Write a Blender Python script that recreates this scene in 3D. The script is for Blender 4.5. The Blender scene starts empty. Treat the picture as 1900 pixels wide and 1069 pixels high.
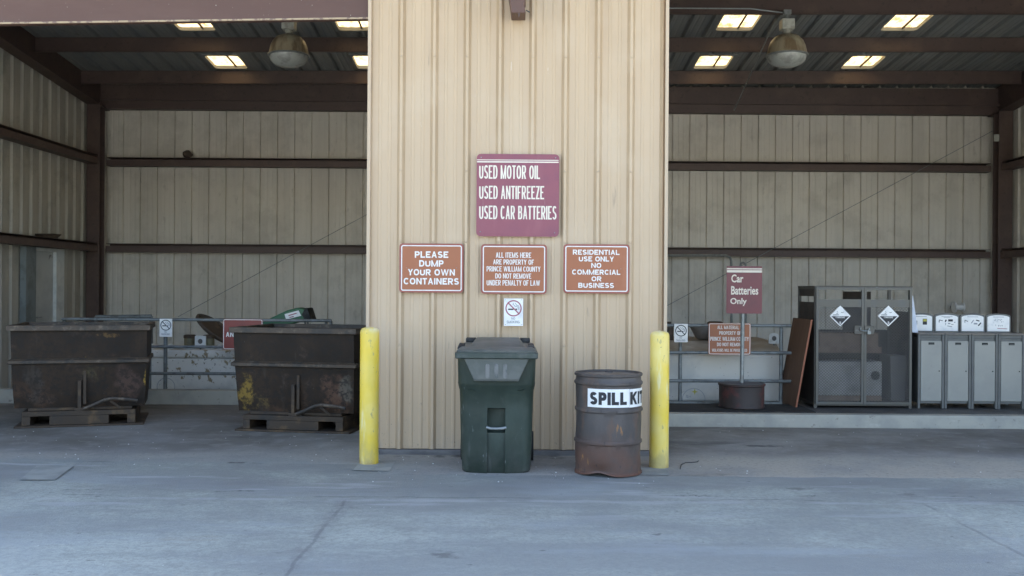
import bpy, bmesh, math, random
from mathutils import Vector, Matrix
R = math.radians
random.seed(7)
scene = bpy.context.scene
COL = scene.collection
F = 1850.0                      # focal length in photo pixels (photo 1900 px wide)
EYE = 1.555
ROLL = R(0.4)

def P(px, py, D):
    """photo pixel + distance -> point in the place (metres)"""
    u, v = px - 950.0, py - 534.5
    c, s = math.cos(ROLL), math.sin(ROLL)
    return Vector(((u*c + v*s)*D/F, D, EYE - (-u*s + v*c)*D/F))
def PX(px, py, D): return P(px, py, D).x
def PZ(px, py, D): return P(px, py, D).z

# ------------------------------------------------------------------ materials
def new_mat(name):
    m = bpy.data.materials.new(name); m.use_nodes = True
    nt = m.node_tree
    b = nt.nodes['Principled BSDF']
    return m, nt, b
def _math(nt, op, a, b=None, clamp=False):
    n = nt.nodes.new('ShaderNodeMath'); n.operation = op; n.use_clamp = clamp
    for i, x in enumerate((a, b)):
        if x is None: continue
        if isinstance(x, (int, float)): n.inputs[i].default_value = x
        else: nt.links.new(x, n.inputs[i])
    return n.outputs[0]
def _noise(nt, pos, scale, stretch=(1, 1, 1), detail=4, rough=.55, dist=0.0, off=0.0):
    mp = nt.nodes.new('ShaderNodeMapping'); mp.inputs['Scale'].default_value = stretch
    mp.inputs['Location'].default_value = (off, off*.7, off*.3)
    nt.links.new(pos, mp.inputs['Vector'])
    n = nt.nodes.new('ShaderNodeTexNoise'); n.inputs['Scale'].default_value = scale
    n.inputs['Detail'].default_value = detail; n.inputs['Roughness'].default_value = rough
    n.inputs['Distortion'].default_value = dist
    nt.links.new(mp.outputs[0], n.inputs['Vector'])
    return n.outputs['Fac']
def _range(nt, x, lo, hi, a=0.0, b=1.0):
    n = nt.nodes.new('ShaderNodeMapRange'); n.interpolation_type = 'SMOOTHSTEP'
    nt.links.new(x, n.inputs['Value'])
    rev = lo > hi
    n.inputs['From Min'].default_value = min(lo, hi); n.inputs['From Max'].default_value = max(lo, hi)
    n.inputs['To Min'].default_value = b if rev else a; n.inputs['To Max'].default_value = a if rev else b
    return n.outputs[0]
def _sep(nt, pos):
    s = nt.nodes.new('ShaderNodeSeparateXYZ'); nt.links.new(pos, s.inputs[0]); return s.outputs
def MAT(name, col, rough=.6, metal=0.0, layers=(), bump=0.0, bscale=80, bstretch=(1, 1, 1), spec=None, rvar=0.0):
    """layers: dicts col, scale, stretch, lo, hi, amt, and optional blob=(c, r), z=(z0,z1), y=(..), line=(axis,pos,width), grid=(pitch,width)"""
    m, nt, b = new_mat(name)
    pos = nt.nodes.new('ShaderNodeNewGeometry').outputs['Position']
    cur = None
    for k, L in enumerate(layers):
        fac = None
        if L.get('scale'):
            n = _noise(nt, pos, L['scale'], L.get('stretch', (1, 1, 1)), L.get('detail', 4), L.get('rough', .6), L.get('dist', 0), 3.1*k + 1.7)
            fac = None if 'blob' in L else _range(nt, n, L.get('lo', .45), L.get('hi', .65))
        def mul(f, g): return g if f is None else _math(nt, 'MULTIPLY', f, g)
        if 'blob' in L:
            c, r = L['blob']
            mp = nt.nodes.new('ShaderNodeMapping'); mp.vector_type = 'TEXTURE'
            mp.inputs['Location'].default_value = c; mp.inputs['Scale'].default_value = r
            nt.links.new(pos, mp.inputs['Vector'])
            ln = nt.nodes.new('ShaderNodeVectorMath'); ln.operation = 'LENGTH'
            nt.links.new(mp.outputs[0], ln.inputs[0])
            bm_ = _range(nt, ln.outputs['Value'], 1.0, L.get('soft', .2))
            if L.get('scale'):
                bm_ = _range(nt, _math(nt, 'ADD', n, _math(nt, 'MULTIPLY', _math(nt, 'SUBTRACT', bm_, 1.0), .36)), L.get('lo', .45), L.get('hi', .65))
            fac = mul(fac, bm_)
        for ax, key in enumerate('xyz'):
            if key in L:
                s = _sep(nt, pos)[ax]
                if L.get('wob'):
                    w = _noise(nt, pos, L.get('wscale', 2.0), (1, 1, 1), 4, .6, 0, 9.0)
                    s = _math(nt, 'ADD', s, _math(nt, 'MULTIPLY', _math(nt, 'SUBTRACT', w, .5), L['wob']))
                fac = mul(fac, _range(nt, s, *L[key]))
        if 'line' in L:
            ax, p0, w = L['line']
            s = _sep(nt, pos)[ax]
            wn = _noise(nt, pos, 2.5, (1, 1, 1), 5, .7, 0, 5.0)
            s = _math(nt, 'ADD', s, _math(nt, 'MULTIPLY', _math(nt, 'SUBTRACT', wn, .5), L.get('wob', .03)))
            d = _math(nt, 'ABSOLUTE', _math(nt, 'SUBTRACT', s, p0))
            fac = mul(fac, _range(nt, d, w, w*.3))
        if 'grid' in L:
            pitch, w = L['grid']
            sx = _sep(nt, pos)
            g = None
            for ax in L.get('axes', (0, 1)):
                fr = _math(nt, 'FRACT', _math(nt, 'DIVIDE', sx[ax], pitch))
                q = _math(nt, 'LESS_THAN', fr, w)
                g = q if g is None else _math(nt, 'MAXIMUM', g, q)
            fac = mul(fac, g)
        if 'rib' in L:
            ph, pt, r0, r1 = L['rib']
            q = _math(nt, 'FRACT', _math(nt, 'ADD', _math(nt, 'DIVIDE', _math(nt, 'SUBTRACT', _sep(nt, pos)[0], ph), pt), .5))
            q = _math(nt, 'MULTIPLY', _math(nt, 'ABSOLUTE', _math(nt, 'SUBTRACT', q, .5)), pt)
            fac = mul(fac, _math(nt, 'MULTIPLY', _range(nt, q, r0 - .004, r0 + .002), _range(nt, q, r1 + .004, r1 - .002)))
        if fac is None: continue
        fac = _math(nt, 'MULTIPLY', fac, L.get('amt', 1.0))
        mx = nt.nodes.new('ShaderNodeMix'); mx.data_type = 'RGBA'
        nt.links.new(fac, mx.inputs[0])
        if cur is None: mx.inputs[6].default_value = (*col, 1)
        else: nt.links.new(cur, mx.inputs[6])
        mx.inputs[7].default_value = (*L['col'], 1)
        cur = mx.outputs[2]
    if cur is None: b.inputs['Base Color'].default_value = (*col, 1)
    else: nt.links.new(cur, b.inputs['Base Color'])
    b.inputs['Roughness'].default_value = rough
    if rvar:
        rn = _noise(nt, pos, 6.0, (1, 1, 1), 4, .6, 0, 12.0)
        nt.links.new(_range(nt, rn, .3, .7, max(.05, rough - rvar), min(1, rough + rvar)), b.inputs['Roughness'])
    b.inputs['Metallic'].default_value = metal
    if spec is not None: b.inputs['Specular IOR Level'].default_value = spec
    if bump:
        n = _noise(nt, pos, bscale, bstretch, 4, .6, 0, 2.0)
        bp = nt.nodes.new('ShaderNodeBump'); bp.inputs['Strength'].default_value = bump
        bp.inputs['Distance'].default_value = .01
        nt.links.new(n, bp.inputs['Height']); nt.links.new(bp.outputs[0], b.inputs['Normal'])
    return m

VERT = (1, 1, .06)      # vertical streaks
M = {}
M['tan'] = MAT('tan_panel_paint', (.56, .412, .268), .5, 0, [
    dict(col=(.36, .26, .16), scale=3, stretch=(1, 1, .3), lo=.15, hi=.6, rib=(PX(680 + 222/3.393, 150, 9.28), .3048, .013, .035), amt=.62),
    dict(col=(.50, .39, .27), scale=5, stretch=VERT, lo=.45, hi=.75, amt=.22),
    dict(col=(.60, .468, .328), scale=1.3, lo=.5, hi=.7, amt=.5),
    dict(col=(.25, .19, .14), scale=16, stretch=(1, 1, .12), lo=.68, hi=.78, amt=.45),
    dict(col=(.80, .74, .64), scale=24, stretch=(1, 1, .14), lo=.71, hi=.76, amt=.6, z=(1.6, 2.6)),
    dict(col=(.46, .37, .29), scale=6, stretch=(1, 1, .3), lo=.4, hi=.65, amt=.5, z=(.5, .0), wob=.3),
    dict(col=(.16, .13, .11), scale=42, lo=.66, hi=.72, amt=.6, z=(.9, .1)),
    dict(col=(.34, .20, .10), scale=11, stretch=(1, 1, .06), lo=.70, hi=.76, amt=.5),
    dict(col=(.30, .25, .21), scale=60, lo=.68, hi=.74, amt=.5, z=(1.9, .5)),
    dict(col=(.40, .275, .165), scale=3, stretch=(1, 1, .3), lo=.35, hi=.7, amt=.45, z=(3.3, 4.3), wob=.4),  # darker, warmer wall top: shading under the eave put into the colour
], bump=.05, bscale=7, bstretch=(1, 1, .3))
M['trim'] = MAT('pale_trim_paint', (.55, .42, .29), .45, 0, [dict(col=(.45, .37, .28), scale=8, stretch=VERT, lo=.5, hi=.7, amt=.5)])
M['liner'] = MAT('inside_panel_paint', (.665, .615, .535), .55, 0, [
    dict(col=(.50, .46, .395), scale=2.5, stretch=VERT, lo=.4, hi=.7, amt=.5),
    dict(col=(.70, .66, .58), scale=1.1, lo=.5, hi=.75, amt=.5),
    dict(col=(.42, .38, .32), scale=1.7, detail=8, rough=.7, lo=.46, hi=.66, amt=.45),
    dict(col=(.22, .19, .15), scale=7, stretch=(1, 1, .45), lo=.6, hi=.78, amt=.4),
    dict(col=(.12, .10, .08), scale=34, stretch=(1, 1, .5), lo=.68, hi=.76, amt=.6),
], bump=.06, bscale=6, bstretch=(1, 1, .3))
M['linerdull'] = MAT('darker_side_panel_paint', (.47, .44, .375), .6, 0, [  # liner paint made darker for the left wall
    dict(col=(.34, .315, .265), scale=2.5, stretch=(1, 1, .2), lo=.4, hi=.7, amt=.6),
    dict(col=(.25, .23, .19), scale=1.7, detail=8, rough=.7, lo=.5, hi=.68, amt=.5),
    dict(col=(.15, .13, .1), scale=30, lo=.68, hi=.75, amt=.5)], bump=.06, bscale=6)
M['steel'] = MAT('brown_structural_steel', (.088, .056, .048), .55, 0, [
    dict(col=(.13, .085, .065), scale=3, lo=.45, hi=.7, amt=.6),
    dict(col=(.05, .035, .03), scale=14, lo=.55, hi=.7, amt=.6)], bump=.05)
M['header'] = MAT('brown_header_paint', (.105, .050, .036), .5, 0, [
    dict(col=(.145, .078, .058), scale=2, stretch=(.3, 1, 1), lo=.4, hi=.7, amt=.6),
    dict(col=(.11, .065, .05), scale=12, lo=.55, hi=.75, amt=.5),
    dict(col=(.50, .44, .36), scale=38, stretch=(1, 1, .6), lo=.69, hi=.73, amt=.8)], bump=.05)
M['edge'] = MAT('flange_edge_highlight', (.42, .31, .20), .5, 0, [dict(col=(.2, .13, .1), scale=20, lo=.5, hi=.62)])  # pale lip strip: the beam's edge highlight put into the colour
M['roof'] = MAT('roof_underside', (.25, .25, .235), .6, 0, [
    dict(col=(.20, .22, .23), scale=2.5, stretch=(1, .2, 1), lo=.4, hi=.7, amt=.7),
    dict(col=(.32, .34, .34), scale=1, lo=.5, hi=.8, amt=.5),
    dict(col=(.13, .12, .11), scale=12, stretch=(1, .3, 1), lo=.6, hi=.75, amt=.5)])
M['floor'] = MAT('concrete_floor', (.33, .315, .285), .85, 0, [
    dict(col=(.22, .215, .21), scale=.9, stretch=(.5, 1, 1), lo=.4, hi=.65, amt=.8),
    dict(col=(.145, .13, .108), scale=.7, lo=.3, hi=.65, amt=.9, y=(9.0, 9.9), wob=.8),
    dict(col=(.36, .345, .32), scale=6, lo=.5, hi=.7, amt=.4),
    dict(col=(.44, .395, .325), x=(1.3, 1.9), y=(9.6, 8.9), wob=.4, scale=2, lo=.25, hi=.6, amt=.8),
    dict(col=(.16, .155, .15), scale=26, lo=.5, hi=.7, amt=.45, detail=6),
    dict(col=(.09, .085, .08), scale=1.6, stretch=(.5, 1, 1), lo=.60, hi=.72, amt=.65),
    dict(col=(.08, .08, .08), scale=30, lo=.68, hi=.76, amt=.5),
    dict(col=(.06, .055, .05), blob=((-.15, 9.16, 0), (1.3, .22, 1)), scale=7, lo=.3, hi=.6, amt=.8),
    dict(col=(.255, .275, .262), scale=2.2, lo=.1, hi=.5, amt=.95, x=(-.6, -1.4), y=(9.1, 8.5), wob=.7, detail=8),
    dict(col=(.07, .06, .055), blob=((-2.35, 8.75, 0), (.35, .09, 1)), scale=9, lo=.3, hi=.55, amt=.8),
    dict(col=(.055, .05, .05), blob=((2.5, 9.9, 0), (.5, .14, 1)), scale=6, lo=.3, hi=.6, amt=.75),
], bump=.45, bscale=60)
M['road'] = MAT('yard_concrete', (.46, .48, .42), .88, 0, [
    dict(col=(.23, .245, .235), scale=34, lo=.42, hi=.62, amt=.55, detail=8, rough=.75),
    dict(col=(.42, .44, .44), scale=75, lo=.58, hi=.68, amt=.5, detail=6),
    dict(col=(.29, .295, .265), scale=11, stretch=(.8, 1, 1), lo=.45, hi=.62, amt=.5, detail=9, rough=.8),
    dict(col=(.07, .07, .068), scale=15, stretch=(.8, 1, 1), lo=.69, hi=.73, amt=.7, detail=5),
    dict(col=(.25, .255, .235), scale=.55, lo=.42, hi=.6, amt=.6, detail=8, rough=.7),
    dict(col=(.36, .38, .37), scale=.42, stretch=(.7, 1, 1), lo=.5, hi=.66, amt=.5, detail=8, rough=.7),
    dict(col=(.25, .26, .25), scale=.8, stretch=(.45, 1.4, 1), lo=.40, hi=.62, amt=.75, detail=6),
    dict(col=(.34, .36, .365), scale=1.1, stretch=(.4, 1.6, 1), lo=.52, hi=.68, amt=.65, detail=6),
    dict(col=(.20, .195, .19), scale=1.0, stretch=(.6, 1, 1), lo=.3, hi=.7, amt=.7, y=(6.9, 8.0), wob=.9),
    dict(col=(.43, .43, .43), scale=2.2, stretch=(.35, 1.8, 1), lo=.58, hi=.68, amt=.6, y=(6.3, 7.2), detail=6),
    dict(col=(.11, .11, .105), scale=2.4, stretch=(.7, 1, 1), lo=.62, hi=.70, amt=.6, detail=8, rough=.7),
    dict(col=(.10, .10, .10), scale=9, stretch=(.7, 1, 1), lo=.68, hi=.73, amt=.6, detail=6),
    dict(col=(.30, .27, .21), scale=1.7, stretch=(.6, 1, 1), lo=.66, hi=.75, amt=.4),
    dict(col=(.12, .12, .12), line=(0, -1.2, .02), wob=.12, scale=3, lo=.3, hi=.5, amt=.45, y=(7.4, 7.2)),
    dict(col=(.17, .16, .16), line=(0, -1.2, .10), wob=.2, scale=8, lo=.4, hi=.6, amt=.35, y=(7.4, 7.2)),
    dict(col=(.15, .15, .15), line=(0, 3.02, .022), wob=.08, scale=3, lo=.35, hi=.55, amt=.4, y=(7.4, 7.2)),
    dict(col=(.34, .35, .35), line=(0, 3.10, .06), wob=.1, scale=5, lo=.4, hi=.6, amt=.4, y=(7.4, 7.2)),
    dict(col=(.10, .10, .105), line=(1, 7.38, .016), wob=.14, scale=1.4, lo=.48, hi=.56, amt=.5),
    dict(col=(.42, .42, .42), line=(1, 7.28, .06), wob=.15, scale=2.2, lo=.42, hi=.6, amt=.6),
    dict(col=(.07, .07, .07), line=(1, 7.55, .014), wob=.35, scale=1.7, lo=.55, hi=.6, amt=.7),
    dict(col=(.09, .09, .09), scale=46, lo=.68, hi=.75, amt=.5),
    dict(col=(.5, .5, .49), scale=60, lo=.71, hi=.75, amt=.5),
], bump=.5, bscale=70)
M['kerb'] = MAT('kerb_concrete', (.42, .395, .335), .85, 0, [
    dict(col=(.31, .30, .27), scale=3, lo=.4, hi=.65, amt=.7),
    dict(col=(.58, .55, .48), scale=5, stretch=(.5, 1, 1), lo=.6, hi=.72, amt=.6),
    dict(col=(.13, .12, .11), scale=14, lo=.62, hi=.75, amt=.6)], bump=.25)
M['sill'] = MAT('wall_base_concrete', (.20, .19, .185), .9, 0, [
    dict(col=(.10, .095, .10), scale=5, stretch=(.4, 1, 1), lo=.4, hi=.6, amt=.8)], bump=.3)
M['patch'] = MAT('pale_concrete_patch', (.33, .335, .31), .85, 0, [
    dict(col=(.24, .245, .23), scale=4, lo=.4, hi=.65, amt=.8)], bump=.2)
M['grate'] = MAT('steel_floor_grating', (.06, .06, .06), .6, .3, [
    dict(col=(.22, .21, .20), grid=(.045, .3), axes=(0, 1), amt=.8),
    dict(col=(.05, .045, .04), scale=2, lo=.45, hi=.65, amt=.6)])
M['yellow'] = MAT('yellow_bollard_paint', (.84, .59, .055), .45, 0, [
    dict(col=(.84, .66, .21), scale=1.6, lo=.4, hi=.65, amt=.85),
    dict(col=(.60, .46, .06), scale=5, stretch=(1, 1, .3), lo=.5, hi=.7, amt=.4),
    dict(col=(.72, .69, .55), z=(1.14, 1.2), scale=12, lo=.35, hi=.6, amt=.7),
    dict(col=(.12, .09, .05), scale=22, lo=.68, hi=.72, amt=.85),
    dict(col=(.30, .25, .14), scale=14, stretch=(1, 1, .5), lo=.64, hi=.70, amt=.6),
    dict(col=(.86, .78, .48), scale=10, stretch=(1, 1, .15), lo=.60, hi=.70, amt=.6),
    dict(col=(.45, .36, .16), z=(.35, .02), wob=.2, scale=6, stretch=(1, 1, .4), lo=.45, hi=.65, amt=.7),
    dict(col=(.32, .2, .1), z=(.07, 0), scale=15, lo=.4, hi=.6, amt=.6)], bump=.05, bscale=20)
M['cart'] = MAT('green_cart_plastic', (.020, .032, .0225), .55, 0, [
    dict(col=(.042, .060, .045), scale=3, stretch=(1, 1, .5), lo=.45, hi=.7, amt=.8),
    dict(col=(.09, .10, .09), scale=9, stretch=(1, 1, .25), lo=.58, hi=.72, amt=.55),
    dict(col=(.26, .28, .27), scale=22, stretch=(1, 1, .3), lo=.65, hi=.72, amt=.55, z=(.9, .6)),
    dict(col=(.085, .085, .075), scale=6, lo=.3, hi=.7, amt=.6, z=(.3, 0.0))], bump=.12, bscale=30, rvar=.12)
M['lid'] = MAT('faded_lid_plastic', (.10, .108, .096), .5, 0, [
    dict(col=(.15, .152, .138), scale=5, lo=.4, hi=.65, amt=.8),
    dict(col=(.035, .05, .05), scale=3, lo=.55, hi=.7, amt=.5)], bump=.1, bscale=40)
M['rimplastic'] = MAT('scuffed_rim_plastic', (.045, .060, .050), .5, 0, [dict(col=(.09, .10, .09), scale=8, lo=.45, hi=.65, amt=.8)], bump=.1)
M['stripe'] = MAT('pale_embossed_stripe', (.20, .195, .185), .6, 0, [dict(col=(.06, .075, .07), scale=12, stretch=(1, 1, .4), lo=.4, hi=.6, amt=.8)])
M['dark'] = MAT('dark_recess', (.012, .014, .013), .7)
M['rubber'] = MAT('black_rubber', (.02, .02, .02), .8, 0, [dict(col=(.06, .058, .055), scale=8, lo=.5, hi=.7)])
M['drum'] = MAT('weathered_drum_paint', (.078, .066, .060), .62, 0, [
    dict(col=(.115, .095, .085), scale=3, stretch=(1, 1, .5), lo=.4, hi=.65, amt=.8),
    dict(col=(.055, .05, .05), scale=2, lo=.5, hi=.7, amt=.7),
    dict(col=(.135, .068, .045), z=(.38, .12), wob=.25, scale=4, lo=.2, hi=.6, amt=.9),
    dict(col=(.14, .085, .06), scale=7, stretch=(1, 1, .4), lo=.52, hi=.68, amt=.7),
    dict(col=(.035, .03, .03), scale=18, stretch=(1, 1, .3), lo=.62, hi=.7, amt=.6),
    dict(col=(.36, .17, .06), scale=13, stretch=(1, 1, .25), lo=.68, hi=.73, amt=.85),
    dict(col=(.15, .075, .05), z=(.85, .875), scale=6, lo=.25, hi=.5, amt=.9),
    dict(col=(.16, .06, .035), z=(.05, .0), scale=6, lo=.2, hi=.5, amt=.9)], bump=.15, bscale=35, rvar=.12)
M['drumtop'] = MAT('drum_lid_steel', (.17, .165, .16), .5, .2, [dict(col=(.10, .075, .06), scale=6, lo=.45, hi=.65)], bump=.1)
M['white'] = MAT('white_sign_face', (.86, .84, .81), .4, 0, [dict(col=(.60, .61, .62), scale=9, lo=.5, hi=.75, amt=.6)])
M['ink'] = MAT('black_ink', (.02, .02, .025), .5)
M['greyink'] = MAT('faded_grey_ink', (.30, .31, .33), .5)
M['redink'] = MAT('faded_red_ink', (.36, .10, .13), .5)
M['maroon'] = MAT('maroon_sign_face', (.265, .068, .095), .42, 0, [
    dict(col=(.225, .06, .095), scale=2.5, lo=.45, hi=.65, amt=.7),
    dict(col=(.31, .095, .12), scale=5, stretch=(1, 1, .2), lo=.55, hi=.72, amt=.6),
    dict(col=(.42, .25, .25), scale=26, stretch=(1, 1, .05), lo=.68, hi=.74, amt=.6)])
M['maroondull'] = MAT('dull_maroon_sign_face', (.20, .058, .062), .5, 0, [dict(col=(.16, .055, .06), scale=4, lo=.45, hi=.65, amt=.7)])
M['rust_sign'] = MAT('orange_brown_sign_face', (.36, .115, .045), .38, 0, [
    dict(col=(.31, .10, .042), scale=3, lo=.45, hi=.65, amt=.7),
    dict(col=(.42, .16, .08), scale=8, stretch=(1, 1, .3), lo=.58, hi=.75, amt=.5)])
M['rust_rim'] = MAT('reddish_sign_rim', (.32, .085, .06), .45, 0, [dict(col=(.25, .07, .05), scale=8, lo=.45, hi=.65, amt=.6)])
M['redsign'] = MAT('dark_red_sign_face', (.27, .045, .035), .4, 0, [dict(col=(.2, .04, .032), scale=5, lo=.45, hi=.65, amt=.6)])
M['cream'] = MAT('cream_vinyl', (.80, .72, .60), .5, 0, [dict(col=(.66, .57, .47), scale=25, stretch=(1, 1, .3), lo=.55, hi=.7, amt=.6)])
M['letter'] = MAT('white_vinyl', (.82, .79, .75), .5, 0, [dict(col=(.68, .62, .56), scale=25, lo=.55, hi=.7, amt=.5)])
M['galv'] = MAT('galvanised_steel', (.30, .315, .31), .45, .5, [
    dict(col=(.20, .21, .205), scale=12, lo=.45, hi=.65, amt=.7),
    dict(col=(.13, .11, .09), scale=7, lo=.6, hi=.75, amt=.6)])
M['rail'] = MAT('grey_rail_pipe', (.20, .215, .215), .5, .3, [
    dict(col=(.11, .115, .11), scale=9, lo=.45, hi=.65, amt=.8),
    dict(col=(.36, .36, .34), scale=18, lo=.65, hi=.75, amt=.6)])
M['hopper'] = MAT('grimy_black_hopper_paint', (.022, .0145, .0095), .65, 0, spec=.25, layers= [
    dict(col=(.044, .027, .016), scale=2.2, stretch=(1, 1, .6), lo=.4, hi=.65, amt=.8),
    dict(col=(.085, .045, .026), z=(.75, .15), scale=4, detail=8, lo=.45, hi=.65, amt=.8),
    dict(col=(.075, .048, .034), scale=5, lo=.58, hi=.72, amt=.7),
    dict(col=(.24, .15, .03), blob=((-2.86, 10.85, .40), (.17, .5, .40)), scale=8, lo=.34, hi=.5, amt=.85, detail=8),
    dict(col=(.13, .085, .03), blob=((-2.7, 10.8, .3), (.35, .5, .3)), scale=9, lo=.48, hi=.6, amt=.7),
    dict(col=(.13, .07, .045), blob=((-1.88, 10.6, .40), (.26, .5, .36)), scale=5, lo=.28, hi=.55, amt=.8, detail=8),
    dict(col=(.14, .125, .10), blob=((-1.76, 10.6, .46), (.15, .5, .28)), scale=6, lo=.30, hi=.55, amt=.75, detail=8),
    dict(col=(.35, .22, .04), blob=((-4.09, 11.1, .52), (.07, .5, .24)), scale=7, lo=.34, hi=.5, amt=.85),
    dict(col=(.085, .05, .038), blob=((-4.25, 11.0, .45), (.26, .5, .36)), scale=5, lo=.28, hi=.55, amt=.8, detail=8),
    dict(col=(.062, .054, .046), blob=((-5.2, 10.8, .45), (.18, .5, .36)), scale=5, lo=.28, hi=.6, amt=.7, detail=8),
    dict(col=(.10, .08, .035), blob=((-4.62, 11.0, .60), (.22, .5, .22)), scale=7, lo=.36, hi=.58, amt=.6, detail=8),
    dict(col=(.16, .09, .03), blob=((-4.45, 11.0, 1.0), (.4, .5, .06)), scale=6, lo=.5, hi=.6, amt=.6),
    dict(col=(.02, .016, .013), scale=17, lo=.47, hi=.58, amt=.75, detail=7, rough=.7),
    dict(col=(.055, .042, .032), scale=8, stretch=(1, 1, .15), lo=.6, hi=.7, amt=.6),
    dict(col=(.30, .28, .25), scale=55, lo=.73, hi=.76, amt=.6),
], bump=.15, bscale=30)
M['hopperrim'] = MAT('worn_hopper_edge', (.075, .053, .036), .6, .1, [
    dict(col=(.16, .125, .09), scale=14, lo=.52, hi=.68, amt=.8), dict(col=(.03, .028, .026), scale=5, lo=.45, hi=.6, amt=.7)], bump=.1)
M['skid'] = MAT('rusty_skid_steel', (.055, .036, .022), .7, .1, [
    dict(col=(.14, .085, .04), scale=6, lo=.5, hi=.68, amt=.7), dict(col=(.025, .022, .02), scale=4, lo=.5, hi=.65, amt=.7)], bump=.15)
M['tank'] = MAT('stained_white_tank_paint', (.66, .63, .57), .5, 0, [
    dict(col=(.42, .42, .40), scale=2, lo=.45, hi=.7, amt=.7),
    dict(col=(.21, .15, .06), scale=13, stretch=(1, 1, .7), lo=.57, hi=.63, amt=.9, blob=((-4.1, 13.6, .47), (.95, .7, .36)), soft=.6),
    dict(col=(.10, .08, .05), scale=22, lo=.64, hi=.68, amt=.85, x=(-3, -3.6)),
    dict(col=(.20, .17, .13), scale=3, stretch=(.5, 1, 1), lo=.35, hi=.6, amt=.7, z=(.66, .75), x=(0, -.5)),
    dict(col=(.30, .235, .165), scale=2.5, stretch=(.6, 1, 1), lo=.15, hi=.5, amt=.9, z=(.70, .82), wob=.1, x=(0, .5)),
    dict(col=(.24, .2, .16), scale=20, lo=.66, hi=.7, amt=.8, x=(1, 1.5))], bump=.05)
M['cap'] = MAT('white_cap_plastic', (.70, .70, .68), .5, 0, [dict(col=(.4, .38, .33), scale=14, lo=.5, hi=.7, amt=.6)])
M['olive'] = MAT('olive_filler_paint', (.16, .145, .085), .6, 0, [dict(col=(.09, .07, .045), scale=9, lo=.45, hi=.65, amt=.7)])
M['brownlid'] = MAT('brown_filler_lid', (.065, .045, .03), .7, 0, [dict(col=(.12, .08, .05), scale=9, lo=.5, hi=.7)])
M['greenlid'] = MAT('green_trough_plastic', (.03, .125, .055), .45, 0, [dict(col=(.06, .17, .085), scale=5, lo=.45, hi=.7, amt=.7), dict(col=(.02, .03, .02), scale=9, lo=.6, hi=.7, amt=.7)])
M['wood'] = MAT('weathered_plywood', (.155, .085, .052), .75, 0, [
    dict(col=(.14, .075, .045), scale=6, stretch=(1, 1, .12), lo=.4, hi=.65, amt=.8),
    dict(col=(.21, .13, .08), scale=14, stretch=(1, 1, .06), lo=.52, hi=.7, amt=.6)], bump=.2, bscale=30, bstretch=(1, 1, .1))
M['woodedge'] = MAT('orange_board_edge', (.30, .11, .06), .7, 0, [dict(col=(.28, .1, .05), scale=20, lo=.45, hi=.65)])
M['cab'] = MAT('cabinet_steel', (.105, .098, .084), .5, .4, [dict(col=(.09, .085, .08), scale=6, lo=.45, hi=.65, amt=.7), dict(col=(.24, .24, .23), scale=14, lo=.6, hi=.7, amt=.5)])
M['cabframe'] = MAT('cabinet_frame_steel', (.125, .117, .10), .5, .4, [dict(col=(.12, .12, .115), scale=9, stretch=(1, 1, .4), lo=.45, hi=.65, amt=.7)])
M['cabdark'] = MAT('dark_cabinet_sheet', (.055, .045, .04), .6, .2, [dict(col=(.03, .027, .025), scale=4, lo=.45, hi=.65), dict(col=(.10, .07, .055), scale=7, lo=.6, hi=.7, amt=.6)])
M['mesh'] = MAT('expanded_metal', (.125, .112, .094), .5, .4, [dict(col=(.09, .08, .075), scale=7, lo=.45, hi=.65, amt=.8)])
M['card'] = MAT('brown_cardboard', (.20, .13, .09), .8, 0, [dict(col=(.14, .09, .06), scale=5, lo=.45, hi=.65)])
M['whitebox'] = MAT('white_crate_plastic', (.29, .27, .25), .5, 0, [dict(col=(.20, .185, .165), scale=5, lo=.45, hi=.7)])
M['greybox'] = MAT('grey_bin_plastic', (.12, .11, .10), .6, 0, [dict(col=(.12, .11, .105), scale=4, lo=.45, hi=.65)])
M['binbody'] = MAT('slate_bin_plastic', (.135, .135, .125), .55, 0, [dict(col=(.11, .11, .105), scale=6, lo=.45, hi=.65, amt=.7)], bump=.05)
M['bindoor'] = MAT('grey_bin_door', (.32, .31, .275), .5, 0, [dict(col=(.275, .27, .245), scale=3, lo=.4, hi=.7, amt=.7), dict(col=(.22, .21, .2), scale=20, lo=.66, hi=.72, amt=.4)])
M['bintop'] = MAT('brown_grey_bin_top', (.19, .165, .14), .6, 0, [dict(col=(.13, .125, .12), scale=6, lo=.45, hi=.65)])
M['doorleaf'] = MAT('grey_door_paint', (.52, .53, .51), .5, 0, [dict(col=(.43, .44, .43), scale=2, lo=.4, hi=.65), dict(col=(.1, .09, .08), blob=((-7.4, 15.9, 2.0), (.3, .25, .09)), scale=14, lo=.5, hi=.6, amt=.7)])
M['doorframe'] = MAT('pale_door_frame_paint', (.66, .68, .66), .5, 0, [dict(col=(.55, .57, .56), scale=5, lo=.45, hi=.65)])
M['doorjamb'] = MAT('shaded_jamb_paint', (.20, .23, .235), .5, 0, [dict(col=(.15, .17, .17), scale=5, lo=.45, hi=.65)])  # near side of the pale frame, its shade put into the colour
M['mat'] = MAT('black_rubber_mat', (.022, .021, .02), .85, 0, [dict(col=(.045, .042, .038), scale=7, lo=.5, hi=.7)], bump=.4, bscale=50)
M['dome'] = MAT('stained_lamp_dome', (.34, .28, .19), .4, 0, [
    dict(col=(.17, .115, .065), scale=9, stretch=(1, 1, .08), lo=.42, hi=.62, amt=.9),
    dict(col=(.45, .42, .30), scale=5, lo=.5, hi=.7, amt=.6)])
M['lens'] = MAT('grey_lamp_lens', (.40, .41, .38), .25, 0, [dict(col=(.28, .28, .26), scale=6, lo=.45, hi=.65)])
M['ballast'] = MAT('pale_ballast_paint', (.48, .48, .42), .5, 0, [dict(col=(.33, .31, .26), scale=8, lo=.45, hi=.65)])
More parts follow.
